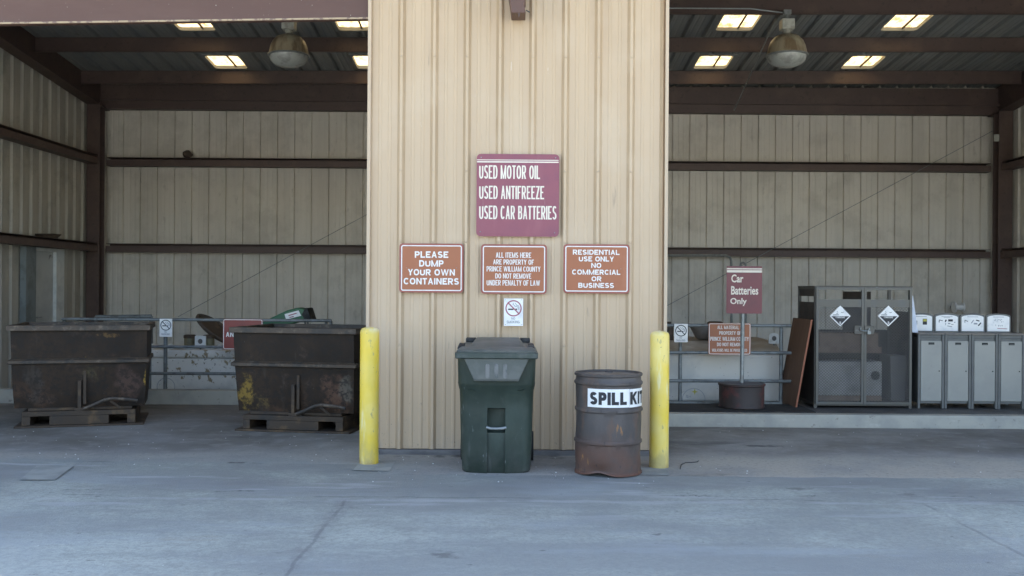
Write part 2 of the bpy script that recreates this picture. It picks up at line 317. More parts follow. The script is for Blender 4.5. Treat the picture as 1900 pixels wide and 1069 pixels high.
M['cable'] = MAT('black_cable', (.06, .058, .055), .6)
M['chip'] = MAT('pale_gravel_chip', (.62, .62, .6), .8)
M['paper'] = MAT('blue_white_paper', (.72, .77, .86), .6, 0, [dict(col=(.6, .66, .76), scale=5, lo=.45, hi=.65)])
M['yel_ink'] = MAT('yellow_ink', (.45, .41, .05), .5)
def translucent(name, col):
    m, nt, b = new_mat(name)
    pos = nt.nodes.new('ShaderNodeNewGeometry').outputs['Position']
    n = _range(nt, _noise(nt, pos, 9, (1, .5, 1), 5, .7), .45, .68)
    mx = nt.nodes.new('ShaderNodeMix'); mx.data_type = 'RGBA'
    nt.links.new(n, mx.inputs[0]); mx.inputs[6].default_value = (*col, 1); mx.inputs[7].default_value = (.15, .095, .04, 1)
    t = nt.nodes.new('ShaderNodeBsdfTranslucent'); nt.links.new(mx.outputs[2], t.inputs['Color'])
    d = nt.nodes.new('ShaderNodeBsdfDiffuse'); nt.links.new(mx.outputs[2], d.inputs['Color'])
    s = nt.nodes.new('ShaderNodeMixShader'); s.inputs[0].default_value = .75
    nt.links.new(d.outputs[0], s.inputs[1]); nt.links.new(t.outputs[0], s.inputs[2])
    nt.links.new(s.outputs[0], nt.nodes['Material Output'].inputs['Surface'])
    return m
M['skylight'] = translucent('translucent_skylight', (.36, .28, .15))

# ------------------------------------------------------------------ mesh helpers
ORI = {}
class MB:
    def __init__(s): s.v, s.f = [], []
    def poly(s, pts):
        b = len(s.v); s.v += [tuple(p) for p in pts]; s.f.append(tuple(range(b, b + len(pts)))); return s
    def hexa(s, p):       # 8 points: bottom 4 ccw, top 4 ccw
        b = len(s.v); s.v += [tuple(q) for q in p]
        for q in ((3, 2, 1, 0), (4, 5, 6, 7), (0, 1, 5, 4), (1, 2, 6, 5), (2, 3, 7, 6), (3, 0, 4, 7)):
            s.f.append(tuple(b + i for i in q))
        return s
    def box(s, x0, x1, y0, y1, z0, z1):
        return s.hexa([(x0, y0, z0), (x1, y0, z0), (x1, y1, z0), (x0, y1, z0), (x0, y0, z1), (x1, y0, z1), (x1, y1, z1), (x0, y1, z1)])
    def loft(s, rings, cap0=True, cap1=True, closed=True):
        n = len(rings[0]); b = len(s.v)
        for r in rings: s.v += [tuple(p) for p in r]
        for k in range(len(rings) - 1):
            for i in range(n if closed else n - 1):
                j = (i + 1) % n
                s.f.append((b + k*n + i, b + k*n + j, b + (k + 1)*n + j, b + (k + 1)*n + i))
        if cap0: s.f.append(tuple(b + i for i in reversed(range(n))))
        if cap1: s.f.append(tuple(b + (len(rings) - 1)*n + i for i in range(n)))
        return s
    def tube(s, path, r, n=10, r1=None):
        path = [Vector(p) for p in path]; rings = []
        up = None
        for i, p in enumerate(path):
            d = (path[min(i + 1, len(path) - 1)] - path[max(i - 1, 0)]).normalized()
            if up is None:
                up = Vector((0, 0, 1)) if abs(d.z) < .9 else Vector((1, 0, 0))
            a = d.cross(up).normalized(); bb = a.cross(d).normalized(); up = bb
            rr = r if r1 is None else r + (r1 - r)*i/(len(path) - 1)
            rings.append([p + a*rr*math.cos(2*math.pi*k/n) + bb*rr*math.sin(2*math.pi*k/n) for k in range(n)])
        return s.loft(rings)
    def lathe(s, prof, c=(0, 0, 0), n=32, cap0=True, cap1=True):
        return s.loft([[(c[0] + r*math.cos(2*math.pi*k/n), c[1] + r*math.sin(2*math.pi*k/n), c[2] + z) for k in range(n)] for r, z in prof], cap0, cap1)
    def prism(s, pts, y0, y1):      # outline in x,z extruded along y
        return s.loft([[(x, y0, z) for x, z in pts], [(x, y1, z) for x, z in pts]])
    def xf(s, mat):
        s.v = [tuple(mat @ Vector(p)) for p in s.v]; return s
    def build(s, name, mat, parent=None, smooth=False, bevel=0.0, fixn=True, seg=2):
        o = ORI[parent.name] if parent is not None else None
        if o is None:
            xs, ys, zs = zip(*s.v)
            o = Vector(((min(xs) + max(xs))/2, (min(ys) + max(ys))/2, min(zs)))
        me = bpy.data.meshes.new(name)
        me.from_pydata([(x - o.x, y - o.y, z - o.z) for x, y, z in s.v], [], s.f)
        if fixn:
            bm = bmesh.new(); bm.from_mesh(me); bmesh.ops.recalc_face_normals(bm, faces=bm.faces); bm.to_mesh(me); bm.free()
        ob = bpy.data.objects.new(name, me); COL.objects.link(ob)
        me.materials.append(M[mat] if isinstance(mat, str) else mat)
        ORI[ob.name] = o
        if parent is not None: ob.parent = parent
        else: ob.location = o
        if smooth:
            me.polygons.foreach_set('use_smooth', [True]*len(me.polygons))
            me.set_sharp_from_angle(angle=R(40))
        if bevel:
            bv = ob.modifiers.new('bevel', 'BEVEL'); bv.width = bevel; bv.segments = seg; bv.limit_method = 'ANGLE'; bv.angle_limit = R(40)
        return ob
def thing(name, loc, label, cat, group=None):
    o = bpy.data.objects.new(name, None); COL.objects.link(o); o.location = loc; ORI[o.name] = Vector(loc)
    o.empty_display_size = .2
    return tag(o, label, cat, group)
def tag(o, label, cat, group=None):
    o['label'] = label; o['category'] = cat
    if group: o['group'] = group
    return o
def struct(o, kind='structure'): o['kind'] = kind; return o
def rrect(cx, cz, w, h, r, n=5):
    pts = []
    for sx, sz, a0 in ((1, 1, 0), (-1, 1, 90), (-1, -1, 180), (1, -1, 270)):
        for k in range(n + 1):
            a = R(a0 + 90*k/n)
            pts.append((cx + sx*(w/2 - r) + r*math.cos(a), cz + sz*(h/2 - r) + r*math.sin(a)))
    return pts
_tc = {}
def text_geo(body, bold=0.0):
    key = (body, bold)
    if key in _tc: return _tc[key]
    c = bpy.data.curves.new('lettering_source', 'FONT'); c.body = body; c.offset = bold; c.resolution_u = 3
    o = bpy.data.objects.new('lettering_source', c); COL.objects.link(o)
    dg = bpy.context.evaluated_depsgraph_get(); dg.update()
    me = bpy.data.meshes.new_from_object(o.evaluated_get(dg))
    v = [(p.co.x, p.co.y) for p in me.vertices]; f = [tuple(q.vertices) for q in me.polygons]
    bpy.data.objects.remove(o); bpy.data.curves.remove(c); bpy.data.meshes.remove(me)
    x0, x1 = min(p[0] for p in v), max(p[0] for p in v); y0, y1 = min(p[1] for p in v), max(p[1] for p in v)
    v = [((x - x0)/(x1 - x0), (y - y0)/(y1 - y0)) for x, y in v]
    _tc[key] = (v, f); return v, f
def add_text(mb, body, cx, cz, w, h, y, bold=.02):
    v, f = text_geo(body, bold); b = len(mb.v)
    mb.v += [(cx + (p[0] - .5)*w, y, cz + (p[1] - .5)*h) for p in v]
    mb.f += [tuple(b + i for i in q) for q in f]
def px_text(mb, body, x0, x1, y0, y1, D, y=None, bold=.02):
    c = P((x0 + x1)/2, (y0 + y1)/2, D)
    add_text(mb, body, c.x, c.z, (x1 - x0)*D/F, (y1 - y0)*D/F, D if y is None else y, bold)
def frame_strip(mb, outer, inner, y):
    n = len(outer)
    b = len(mb.v); mb.v += [(x, y, z) for x, z in outer] + [(x, y, z) for x, z in inner]
    for i in range(n):
        j = (i + 1) % n; mb.f.append((b + i, b + j, b + n + j, b + n + i))
def ring(mb, cx, cz, r, w, y, n=40):
    frame_strip(mb, [(cx + r*math.cos(2*math.pi*k/n), cz + r*math.sin(2*math.pi*k/n)) for k in range(n)],
                [(cx + (r - w)*math.cos(2*math.pi*k/n), cz + (r - w)*math.sin(2*math.pi*k/n)) for k in range(n)], y)
def stroke(mb, pts, w, y):
    for a, b in zip(pts, pts[1:]):
        d = Vector((b[0] - a[0], b[1] - a[1])); L = d.length or 1; n = Vector((-d.y, d.x))/L*w/2; t = d/L*w*.2
        mb.poly([(a[0] - t.x + n.x, y, a[1] - t.y + n.y), (a[0] - t.x - n.x, y, a[1] - t.y - n.y), (b[0] + t.x - n.x, y, b[1] + t.y - n.y), (b[0] + t.x + n.x, y, b[1] + t.y + n.y)])
def flat(mb, name, mat, parent): return mb.build(name, mat, parent, fixn=False)

# ------------------------------------------------------------------ bold grotesque capitals drawn as strokes
def _arc(cx, cy, rx, ry, a0, a1, n=10):
    out = []
    for k in range(n + 1):
        a = R(a0 + (a1 - a0)*k/n); c, s = math.cos(a), math.sin(a)
        out.append((cx + rx*math.copysign(abs(c)**.85, c), cy + ry*math.copysign(abs(s)**.85, s)))
    return out
GL = {
 'A': (.74, [[(0, 0), (.5, 1)], [(.5, 1), (1, 0)], [(.22, .28), (.78, .28)]]),
 'B': (.70, [[(0, .53), (0, 1), (.58, 1)] + _arc(.58, .765, .36, .235, 90, -90) + [(0, .53)], [(0, .53), (.62, .53)] + _arc(.62, .265, .38, .265, 90, -90) + [(0, 0), (0, .53)]]),
 'C': (.73, [_arc(.5, .5, .5, .5, 42, 318, 20)]),
 'D': (.72, [[(0, 0), (0, 1), (.42, 1)] + _arc(.42, .5, .58, .5, 90, -90, 14) + [(0, 0)]]),
 'E': (.64, [[(1, 1), (0, 1), (0, 0), (1, 0)], [(0, .52), (.92, .52)]]),
 'F': (.60, [[(1, 1), (0, 1), (0, 0)], [(0, .50), (.88, .50)]]),
 'G': (.77, [_arc(.5, .5, .5, .5, 42, 300, 20) + [(1, .16), (1, .46), (.56, .46)]]),
 'H': (.72, [[(0, 0), (0, 1)], [(1, 0), (1, 1)], [(0, .52), (1, .52)]]),
 'I': (.20, [[(.5, 0), (.5, 1)]]),
 'J': (.56, [[(1, 1), (1, .3)] + _arc(.5, .3, .5, .3, 0, -180)]),
 'K': (.72, [[(0, 0), (0, 1)], [(1, 1), (.06, .40)], [(.36, .60), (1, 0)]]),
 'L': (.60, [[(0, 1), (0, 0), (1, 0)]]),
 'M': (.92, [[(0, 0), (0, 1)], [(1, 0), (1, 1)], [(0, 1), (.5, 0)], [(.5, 0), (1, 1)]]),
 'N': (.74, [[(0, 0), (0, 1)], [(1, 0), (1, 1)], [(0, 1), (1, 0)]]),
 'O': (.78, [_arc(.5, .5, .5, .5, 90, 450, 28)]),
 'P': (.66, [[(0, 0), (0, 1)], [(0, 1), (.58, 1)] + _arc(.58, .72, .42, .28, 90, -90, 12) + [(0, .44)]]),
 'R': (.72, [[(0, 0), (0, 1)], [(0, 1), (.56, 1)] + _arc(.56, .73, .40, .27, 90, -90, 12) + [(0, .46)], [(.46, .46), (.98, 0)]]),
 'S': (.67, [_arc(.5, .76, .46, .24, 25, 180, 9) + [(.08, .64), (.28, .54), (.72, .46), (.95, .36)] + _arc(.5, .25, .5, .25, 0, -158, 10)]),
 'T': (.62, [[(0, 1), (1, 1)], [(.5, 0), (.5, 1)]]),
 'U': (.72, [[(0, 1), (0, .34)] + _arc(.5, .34, .5, .34, 180, 360, 12) + [(1, 1)]]),
 'V': (.70, [[(0, 1), (.5, 0)], [(.5, 0), (1, 1)]]),
 'W': (1.16, [[(0, 1), (.26, 0)], [(.26, 0), (.5, 1)], [(.5, 1), (.74, 0)], [(.74, 0), (1, 1)]]),
 'X': (.70, [[(0, 0), (1, 1)], [(0, 1), (1, 0)]]),
 'Y': (.70, [[(0, 1), (.5, .40)], [(.5, .40), (1, 1)], [(.5, .46), (.5, 0)]]),
 'Z': (.62, [[(0, 1), (1, 1), (0, 0), (1, 0)]]),
 '8': (.60, [_arc(.5, .76, .42, .24, -90, 270, 16) + _arc(.5, .26, .5, .26, 90, 450, 18)]),
}
def strip(pts, t):
    """mitred ribbon along pts: two lists of side points"""
    q = [pts[0]]
    for p in pts[1:]:
        if abs(p[0] - q[-1][0]) + abs(p[1] - q[-1][1]) > t*.06: q.append(p)
    pts = q
    n = len(pts); closed = (abs(pts[0][0] - pts[-1][0]) + abs(pts[0][1] - pts[-1][1])) < 1e-5
    L, Rr = [], []
    for i in range(n):
        p = Vector(pts[i])
        a = Vector(pts[i - 1]) if i else (Vector(pts[-2]) if closed else None)
        b = Vector(pts[i + 1]) if i < n - 1 else (Vector(pts[1]) if closed else None)
        d1 = (p - a).normalized() if a is not None else (b - p).normalized()
        d2 = (b - p).normalized() if b is not None else d1
        n1, n2 = Vector((-d1.y, d1.x)), Vector((-d2.y, d2.x))
        m = n1 + n2
        if m.length < 1e-4: m = n1
        m.normalize(); k = min(1/max(.25, m.dot(n1)), 1.9)
        L.append(p + m*t/2*k); Rr.append(p - m*t/2*k)
    return L, Rr
def bold_text(body, w, h, weight):
    """ribbons for one line filling w x h, centred on 0,0"""
    adv = sum(.30 if c == ' ' else GL[c][0] for c in body); gaps = len(body) - 1
    nat = adv + .11*gaps
    k = w/(h*nat)
    t = weight*h*min(1.0, max(.54, k*1.02))
    out = []; x = -w/2
    for c in body:
        if c == ' ': x += (.30 + .11)*h*k; continue
        gw, st = GL[c]; gw = gw*h*k
        for j, path in enumerate(st):
            iw = max(gw - t, 0); diag = len(path) == 2 and abs(path[0][0] - path[1][0]) > .05 and abs(path[0][1] - path[1][1]) > .3
            tt = t*{'M': .66, 'N': .74, 'W': .74, 'K': .9, 'A': .86, 'V': .9, 'Y': .9}.get(c, 1.0) if diag else (t*.85 if c == 'A' else t)
            if diag:
                ends = []
                for p in path:
                    yy = -h/2 if p[1] < .02 else (h/2 if p[1] > .98 else -h/2 + t/2 + p[1]*(h - t))
                    ends.append(Vector((x + t/2 + p[0]*iw, yy)))
                a, b = sorted(ends, key=lambda v: v.y)
                hw_ = tt/2*(b - a).length/(b.y - a.y)
                out.append((([a + Vector((-hw_, 0)), b + Vector((-hw_, 0))], [a + Vector((hw_, 0)), b + Vector((hw_, 0))]), j)); continue
            pts = [(x + t/2 + p[0]*iw if c != 'I' else x + gw/2, -h/2 + t/2 + p[1]*(h - t)) for p in path]
            # butt ends that should reach the cap height / baseline
            fix = []
            for q, (px_, py_) in enumerate(pts):
                if q in (0, len(pts) - 1) and len(path) < 8:
                    oy = path[q][1]; nb = path[1] if q == 0 else path[-2]
                    if abs(nb[1] - oy) > .3: py_ += (t/2 if oy > .95 else (-t/2 if oy < .05 else 0))
                    elif abs(nb[0] - path[q][0]) > .3: px_ += (t/2 if path[q][0] > .95 else (-t/2 if path[q][0] < .05 else 0))
                fix.append((px_, py_))
            out.append((strip(fix, tt), j))
        x += gw + .11*h*k
    return out
def add_bold(mb, body, cx, cz, w, h, y, weight=.19):
    for (L, Rr), j in bold_text(body, w, h, weight):
        yy = y - .0004*j; b = len(mb.v)
        mb.v += [(cx + p.x, yy, cz + p.y) for p in L] + [(cx + p.x, yy, cz + p.y) for p in Rr]
        n = len(L)
        for i in range(n - 1): mb.f.append((b + n + i, b + n + i + 1, b + i + 1, b + i))
def px_bold(mb, body, x0, x1, y0, y1, D, y, weight=.19):
    c = P((x0 + x1)/2, (y0 + y1)/2, D)
    add_bold(mb, body, c.x, c.z, (x1 - x0)*D/F, (y1 - y0)*D/F, y, weight)

# ------------------------------------------------------------------ ground
g = MB(); g.poly([(-90, -90, 0), (90, -90, 0), (90, 140, 0), (-90, 140, 0)])
struct(g.build('ground', 'road', fixn=False))
XL, XR, YF, YB = -7.42, 8.70, 9.28, 17.75
WX0, WX1 = PX(681, 500, YF), PX(1237, 500, YF)
g = MB()
# slab edge is slightly irregular
top = []
N = 150
for k in range(N + 1):
    x = XL + (XR - XL)*k/N
    e = 8.33 + .012*math.sin(k*1.7) + .01*math.sin(k*.61)
    if x < -1.1: e = 8.80 + .004*math.sin(k*1.3)
    top.append((x, e, .004))
g.poly(top + [(XR, YB, .004), (XL, YB, .004)])
for (xa, ya, za), (xb, yb, zb_) in zip(top, top[1:]): g.poly([(xa, ya - .05, .0003), (xb, yb - .05, .0003), (xb, yb, .004), (xa, ya, .004)])
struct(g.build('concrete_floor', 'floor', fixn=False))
def ground_patch(name, corners, z=.0078, mat='patch'):
    g = MB(); g.poly([(p.x, p.y, z) for p in corners]); return struct(g.build(name, mat, fixn=False))
def G(px, py):     # point on the ground seen at a photo pixel
    v = -(px - 950)*math.sin(ROLL) + (py - 534.5)*math.cos(ROLL)
    return P(px, py, F*EYE/v)
ground_patch('concrete_patch', [G(36, 892), G(102, 892), G(137, 866), G(68, 866)])
ground_patch('bollard_footing_pad', [G(1183, 882), G(1243, 884), G(1237, 869), G(1189, 869)])
ground_patch('bollard_footing_pad', [G(655, 874), G(722, 876), G(736, 856), G(672, 854)])
ch = MB()
for k in range(170):
    if k < 60: x, y = random.uniform(-5.2, -1.5), random.uniform(8.6, 10.9)
    elif k < 110: x, y = random.uniform(-1.4, 1.3), random.uniform(7.9, 9.25)
    elif k < 140: x, y = random.uniform(1.5, 5), random.uniform(8.4, 11)
    else: x, y = random.uniform(-4.5, 4.5), random.uniform(5.4, 8.3)
    r = random.uniform(.003, .008) if k < 140 else random.uniform(.002, .004); a = random.random()*6
    pts = [(x + r*random.uniform(.6, 1.3)*math.cos(a + i*2*math.pi/5), y + r*random.uniform(.6, 1.3)*math.sin(a + i*2*math.pi/5)) for i in range(5)]
    ch.loft([[(px, py, .003) for px, py in pts], [(x + (px - x)*.5, y + (py - y)*.5, .003 + r*.8) for px, py in pts]])
struct(ch.build('gravel_chips', 'chip'), 'stuff')

# right platform with kerb
KY = 11.23
kx0, kx1 = .55, XR - .02
g = MB(); g.box(kx0, kx1, KY, KY + .16, 0, .152)
struct(g.build('kerb', 'kerb', bevel=.012))
g = MB(); g.box(kx0, kx1, KY + .165, YB - .25, 0, .145)
struct(g.build('platform', 'grate'))
# left containment kerb
LK = 13.0
g = MB(); g.box(XL + .02, -1.5, LK, LK + .18, 0, .19)
struct(g.build('containment_kerb', 'kerb', bevel=.012))

# ------------------------------------------------------------------ building
SL = .095
def zr(y): return 5.15 + SL*(YB - y)
shed = thing('open_shed', (0, YB/2 + YF/2, 0), 'tan metal shed with two open bays either side of a ribbed front wall', 'building')
def panel_profile(u0, u1, pitch=.3048, phase=0.0, h=.032, sign=1, ww=(.040, .017), m=.005):
    """trapezoid ribs with two minor flutes between; list of (u, d)"""
    pts = [(u0, 0)]
    k0 = math.floor((u0 - phase)/pitch) - 1
    k = k0
    while True:
        c = phase + k*pitch
        if c - .2 > u1: break
        for du, d in ((-ww[0], 0), (-ww[1], h), (ww[1], h), (ww[0], 0), (.088, 0), (.098, m), (.116, m), (.126, 0), (.178, 0), (.188, m), (.206, m), (.216, 0)):
            u = c + du
            if u0 + 1e-4 < u < u1 - 1e-4: pts.append((u, d*sign))
        k += 1
    pts.append((u1, 0))
    return pts
def panel_x(mb, x0, x1, y, z0, z1, sign, phase, **kw):
    pr = panel_profile(x0, x1, phase=phase, sign=sign, **kw)
    mb.loft([[(u, y - d, z0) for u, d in pr], [(u, y - d, z1) for u, d in pr]], False, False, closed=False)
def panel_y(mb, y0, y1, x, z0, z1f, sign, phase, **kw):
    pr = panel_profile(y0, y1, phase=phase, sign=sign, **kw)
    mb.loft([[(x + d, u, z0) for u, d in pr], [(x + d, u, z1f(u)) for u, d in pr]], False, False, closed=False)
rib0 = PX(680 + 222/3.393, 150, YF)
w = MB(); panel_x(w, WX0 + .03, WX1 - .03, YF, .055, zr(YF) - .01, 1, rib0, h=.034, ww=(.037, .012), m=.006)
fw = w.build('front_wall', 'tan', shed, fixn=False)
for zz in (.12, 1.02, 1.98, 2.64, 3.70):
    for k in range(-1, 10):
        x = rib0 + k*.3048
        if WX0 + .04 < x < WX1 - .04:
            sc = MB()
            sc.loft([[(x + .008*math.cos(a*math.pi/4), YF - .040, zz + .008*math.sin(a*math.pi/4)) for a in range(8)], [(x + .005*math.cos(a*math.pi/4), YF - .048, zz + .005*math.sin(a*math.pi/4)) for a in range(8)]])
            sc.build('screw', 'trim', fw)
RD = 12.2   # depth of the closed room behind the front wall
w = MB()
for xx in (WX0, WX1 - .03):
    w = MB(); w.box(xx, xx + .03, YF - .045, YF + .09, .05, zr(YF) - .012)
    w.build('corner_trim', 'trim', shed)
w = MB()
w.box(WX0 + .004, WX0 + .028, YF + .092, RD, .05, zr(RD) - .22); w.box(WX1 - .028, WX1 - .004, YF + .092, RD, .05, zr(RD) - .22)
w.box(WX0 + .03, WX1 - .03, RD - .03, RD - .005, .05, zr(RD) - .22)
w.build('room_wall', 'liner', shed)
w = MB(); w.box(WX0 - .02, WX1 + .02, YF - .03, RD + .03, 0, .049)
w.build('wall_sill', 'sill', shed, bevel=.008)
# back and side walls (inner faces of the same ribbed sheets)
w = MB(); panel_x(w, XL, XR, YB, 0, zr(YB) + .07, -1, PX(230, 300, YB), h=.036, ww=(.021, .012), m=.003)
w.build('back_wall', 'liner', shed, fixn=False)
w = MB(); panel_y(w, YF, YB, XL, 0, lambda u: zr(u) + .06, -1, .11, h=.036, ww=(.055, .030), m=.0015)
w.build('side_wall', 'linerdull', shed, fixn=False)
w = MB(); panel_y(w, YF, YB, XR, 0, lambda u: zr(u) + .06, 1, .05, h=.036, ww=(.055, .030), m=.0015)
w.build('side_wall', 'liner', shed, fixn=False)
# front above the openings
for xa, xb, zz in ((XL, WX0 - .004, 4.62), (WX1 + .004, XR, 4.75)):
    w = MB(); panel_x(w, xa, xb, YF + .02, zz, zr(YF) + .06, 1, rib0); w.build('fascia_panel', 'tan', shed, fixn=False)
def header(xa, xb, za, zb, zt):
    w = MB(); w.hexa([(xa, YF + .03, za), (xb, YF + .03, zb), (xb, YF + .11, zb), (xa, YF + .11, za), (xa, YF + .03, zt), (xb, YF + .03, zt), (xb, YF + .11, zt), (xa, YF + .11, zt)])
    h = w.build('header_beam', 'header', shed)
    w = MB(); w.hexa([(xa, YF + .012, za - .004), (xb, YF + .012, zb - .004), (xb, YF + .0295, zb - .004), (xa, YF + .0295, za - .004), (xa, YF + .012, za + .012), (xb, YF + .012, zb + .012), (xb, YF + .0295, zb + .012), (xa, YF + .0295, za + .012)])
    w.build('flange', 'edge', h)
hx0, hx1 = PX(0, 42, YF), PX(686, 33, YF)
zl, zrr = PZ(0, 43, YF), PZ(686, 33.5, YF)
xl_ = XL; za_ = zl + (zrr - zl)*(xl_ - hx0)/(hx1 - hx0)
header(xl_, WX0 - .004, za_, zrr, 4.625)
header(WX1 + .004, XR, 4.42, 4.42, 4.755)
# roof with skylight openings
SKX = (-4.70, -2.33, .45, 3.27, 5.72)
SKY_ = ((14.05, 14.86), (16.0, 16.66))
SKW = .56
holes = [(x - SKW/2, x + SKW/2, a, b) for x in SKX for a, b in SKY_] + [(x - SKW/2, x + SKW/2, 10.9, 11.7) for x in SKX]  # nearest skylight row is out of view, added for light in the bays
ys = sorted({6.45, 18.0, *[h[2] for h in holes], *[h[3] for h in holes]})  # front overhang out of view, added and deepened to shade the wall top
xs = panel_profile(XL - .25, XR + .25, pitch=.3048, phase=.11, h=.045)
xs = sorted({*xs, *[(h[0], 0) for h in holes], *[(h[1], 0) for h in holes]})
w = MB()
for ya, yb in zip(ys, ys[1:]):
    for (xa, da), (xb, db) in zip(xs, xs[1:]):
        mx, my = (xa + xb)/2, (ya + yb)/2
        if any(h[0] < mx < h[1] and h[2] < my < h[3] for h in holes): continue
        w.poly([(xa, ya, zr(ya) + da), (xb, ya, zr(ya) + db), (xb, yb, zr(yb) + db), (xa, yb, zr(yb) + da)])
w.build('roof', 'roof', shed, fixn=False)
for i, h in enumerate(holes):
    x0, x1, ya, yb = h
    w = MB()
    n = 8
    for k in range(n):
        xa, xb = x0 - .06 + (x1 - x0 + .12)*k/n, x0 - .06 + (x1 - x0 + .12)*(k + 1)/n
        w.poly([(xa, ya - .06, zr(ya - .06) + .05), (xb, ya - .06, zr(ya - .06) + .05), (xb, yb + .06, zr(yb + .06) + .05), (xa, yb + .06, zr(yb + .06) + .05)])
    s_ = w.build('skylight', 'skylight', shed, fixn=False)
    # rounded opening frame below the sheet and a purlin-like rib across the panel
    w = MB()
    o = rrect((x0 + x1)/2, (ya + yb)/2, x1 - x0 + .10, yb - ya + .10, .02); q = rrect((x0 + x1)/2, (ya + yb)/2, x1 - x0 - .02, yb - ya - .02, .05)
    ring_o = [(x, y, zr(y) - .006) for x, y in o]; ring_i = [(x, y, zr(y) - .006) for x, y in q]
    ring_u = [(x, y, zr(y) + .046) for x, y in q]
    w.loft([[(x, y, zr(y) + .046) for x, y in o], ring_o, ring_i, ring_u], False, False)
    w.build('skylight_frame', 'roof', s_, fixn=False)
    w = MB()
    for fx in (.62,):
        xx = x0 + (x1 - x0)*fx
        w.hexa([(xx - .012, ya, zr(ya) + .02), (xx + .012, ya, zr(ya) + .02), (xx + .012, yb, zr(yb) + .02), (xx - .012, yb, zr(yb) + .02), (xx - .006, ya, zr(ya) + .048), (xx + .006, ya, zr(ya) + .048), (xx + .006, yb, zr(yb) + .048), (xx - .006, yb, zr(yb) + .048)])
    w.build('skylight_rib', 'brownlid', s_)
# purlins (Z sections)
for y in (16.76, 15.14, 13.6, 12.05, 10.5):
    w = MB(); zt = zr(y) - .008
    w.box(XL + .03, XR - .03, y - .004, y + .004, zt - .225, zt)
    w.box(XL + .03, XR - .03, y - .065, y - .0045, zt - .228, zt - .220)
    w.box(XL + .03, XR - .03, y + .0045, y + .065, zt - .012, zt - .004)
    w.build('purlin', 'steel', shed)
w = MB(); w.box(XL + .03, XR - .03, YB - .20, YB - .045, 4.66, zr(YB) - .03); w.box(XL + .03, XR - .03, YB - .26, YB - .202, 4.81, 4.84)
w.build('eave_beam', 'steel', shed)
def girt_x(z):
    w = MB(); w.box(XL + .28, XR - .30, YB - .235, YB - .045, z + .067, z + .075); w.box(XL + .28, XR - .30, YB - .235, YB - .045, z - .075, z - .067)
    w.box(XL + .28, XR - .30, YB - .24, YB - .234, z - .075, z + .03); w.box(XL + .28, XR - .30, YB - .06, YB - .05, z - .066, z + .066)
    w.build('girt', 'steel', shed)
def girt_y(x, s, z):
    w = MB(); a, b = (x + .045*s, x + .235*s); x0, x1 = min(a, b), max(a, b)
    w.box(x0, x1, YF + .3, YB - .48, z + .067, z + .075); w.box(x0, x1, YF + .3, YB - .48, z - .075, z - .067)
    a, b = x + .234*s, x + .24*s
    w.box(min(a, b), max(a, b), YF + .3, YB - .48, z - .075, z + .03)
    a, b = x + .05*s, x + .06*s
    w.box(min(a, b), max(a, b), YF + .3, YB - .48, z - .066, z + .066)
    w.build('girt', 'steel', shed)
GZ = (2.215, 3.73)
for z in GZ: girt_x(z); girt_y(XL, 1, z); girt_y(XR, -1, z)
for x0, x1 in ((XL + .035, XL + .26), (XR - .28, XR - .035)):
    w = MB(); w.box(x0, x1, YB - .47, YB - .46, 0, 4.72); w.box(x0, x1, YB - .27, YB - .26, 0, 4.72); xm = (x0 + x1)/2
    w.box(xm - .006, xm + .006, YB - .459, YB - .271, 0, 4.72)
    c_ = w.build('corner_column', 'steel', shed)
    if x0 > 0:
        w = MB(); c = P(1849, 256, YB - .48); w.box(c.x - .045, c.x + .045, YB - .485, YB - .472, c.z - .06, c.z + .06); w.build('gusset_plate', 'ballast', c_)
    def zb(y): return 4.64 + SL*(YB - y)
    w = MB()
    ya, yb = YF + .3, YB - .05
    w.hexa([(x0, ya, zb(ya)), (x1, ya, zb(ya)), (x1, yb, zb(yb)), (x0, yb, zb(yb)), (x0, ya, zb(ya) + .012), (x1, ya, zb(ya) + .012), (x1, yb, zb(yb) + .012), (x0, yb, zb(yb) + .012)])
    w.hexa([(xm - .006, ya, zb(ya) + .0125), (xm + .006, ya, zb(ya) + .0125), (xm + .006, yb, zb(yb) + .0125), (xm - .006, yb, zb(yb) + .0125)] + [(xx, yy, zr(yy) - .012) for xx, yy in ((xm - .006, ya), (xm + .006, ya), (xm + .006, yb), (xm - .006, yb))])
    w.build('rafter', 'steel', shed)
# the roof sits a little lower on the left
for ob in list(bpy.data.objects):
    if ob.name.split('.')[0] in ('roof', 'skylight', 'skylight_frame', 'skylight_rib', 'purlin'):
        for v in ob.data.vertices: v.co.z += .0068*(v.co.x + ORI[ob.name].x - 4.5)
# eave gutter along the front edge of the added, unseen overhang
w = MB(); w.box(XL - .25, XR + .25, 6.32, 6.43, zr(6.45) - .15, zr(6.45) - .03); w.build('gutter', 'header', shed)
# diagonal brace rods in the back wall
for a, b in (((330, 588), (1010, 220)), ((1050, 668), (1842, 243))):
    w = MB(); w.tube([P(*a, YB - .30), P(*b, YB - .30)], .0055, 6); w.build('brace_rod', 'rail', shed)
# door in the left wall
DX = XL
w = MB(); w.box(DX + .03, DX + .045, 15.34, 16.02, .02, 2.075)
dr = w.build('door', 'doorleaf', shed)
w = MB(); w.box(DX + .0455, DX + .06, 15.36, 15.40, 1.0, 1.12); w.tube([(DX + .06, 15.40, 1.05), (DX + .10, 15.40, 1.05), (DX + .10, 15.52, 1.05)], .01, 8); w.build('handle', 'galv', dr)
w = MB(); w.box(DX + .005, DX + .10, 16.02, 16.30, 0, 2.13); w.box(DX + .005, DX + .10, 15.335, 16.019, 2.078, 2.13); w.build('door_frame', 'doorframe', dr)
w = MB(); w.box(DX + .005, DX + .10, 15.02, 15.335, 0, 2.132); w.build('door_jamb', 'doorjamb', dr)

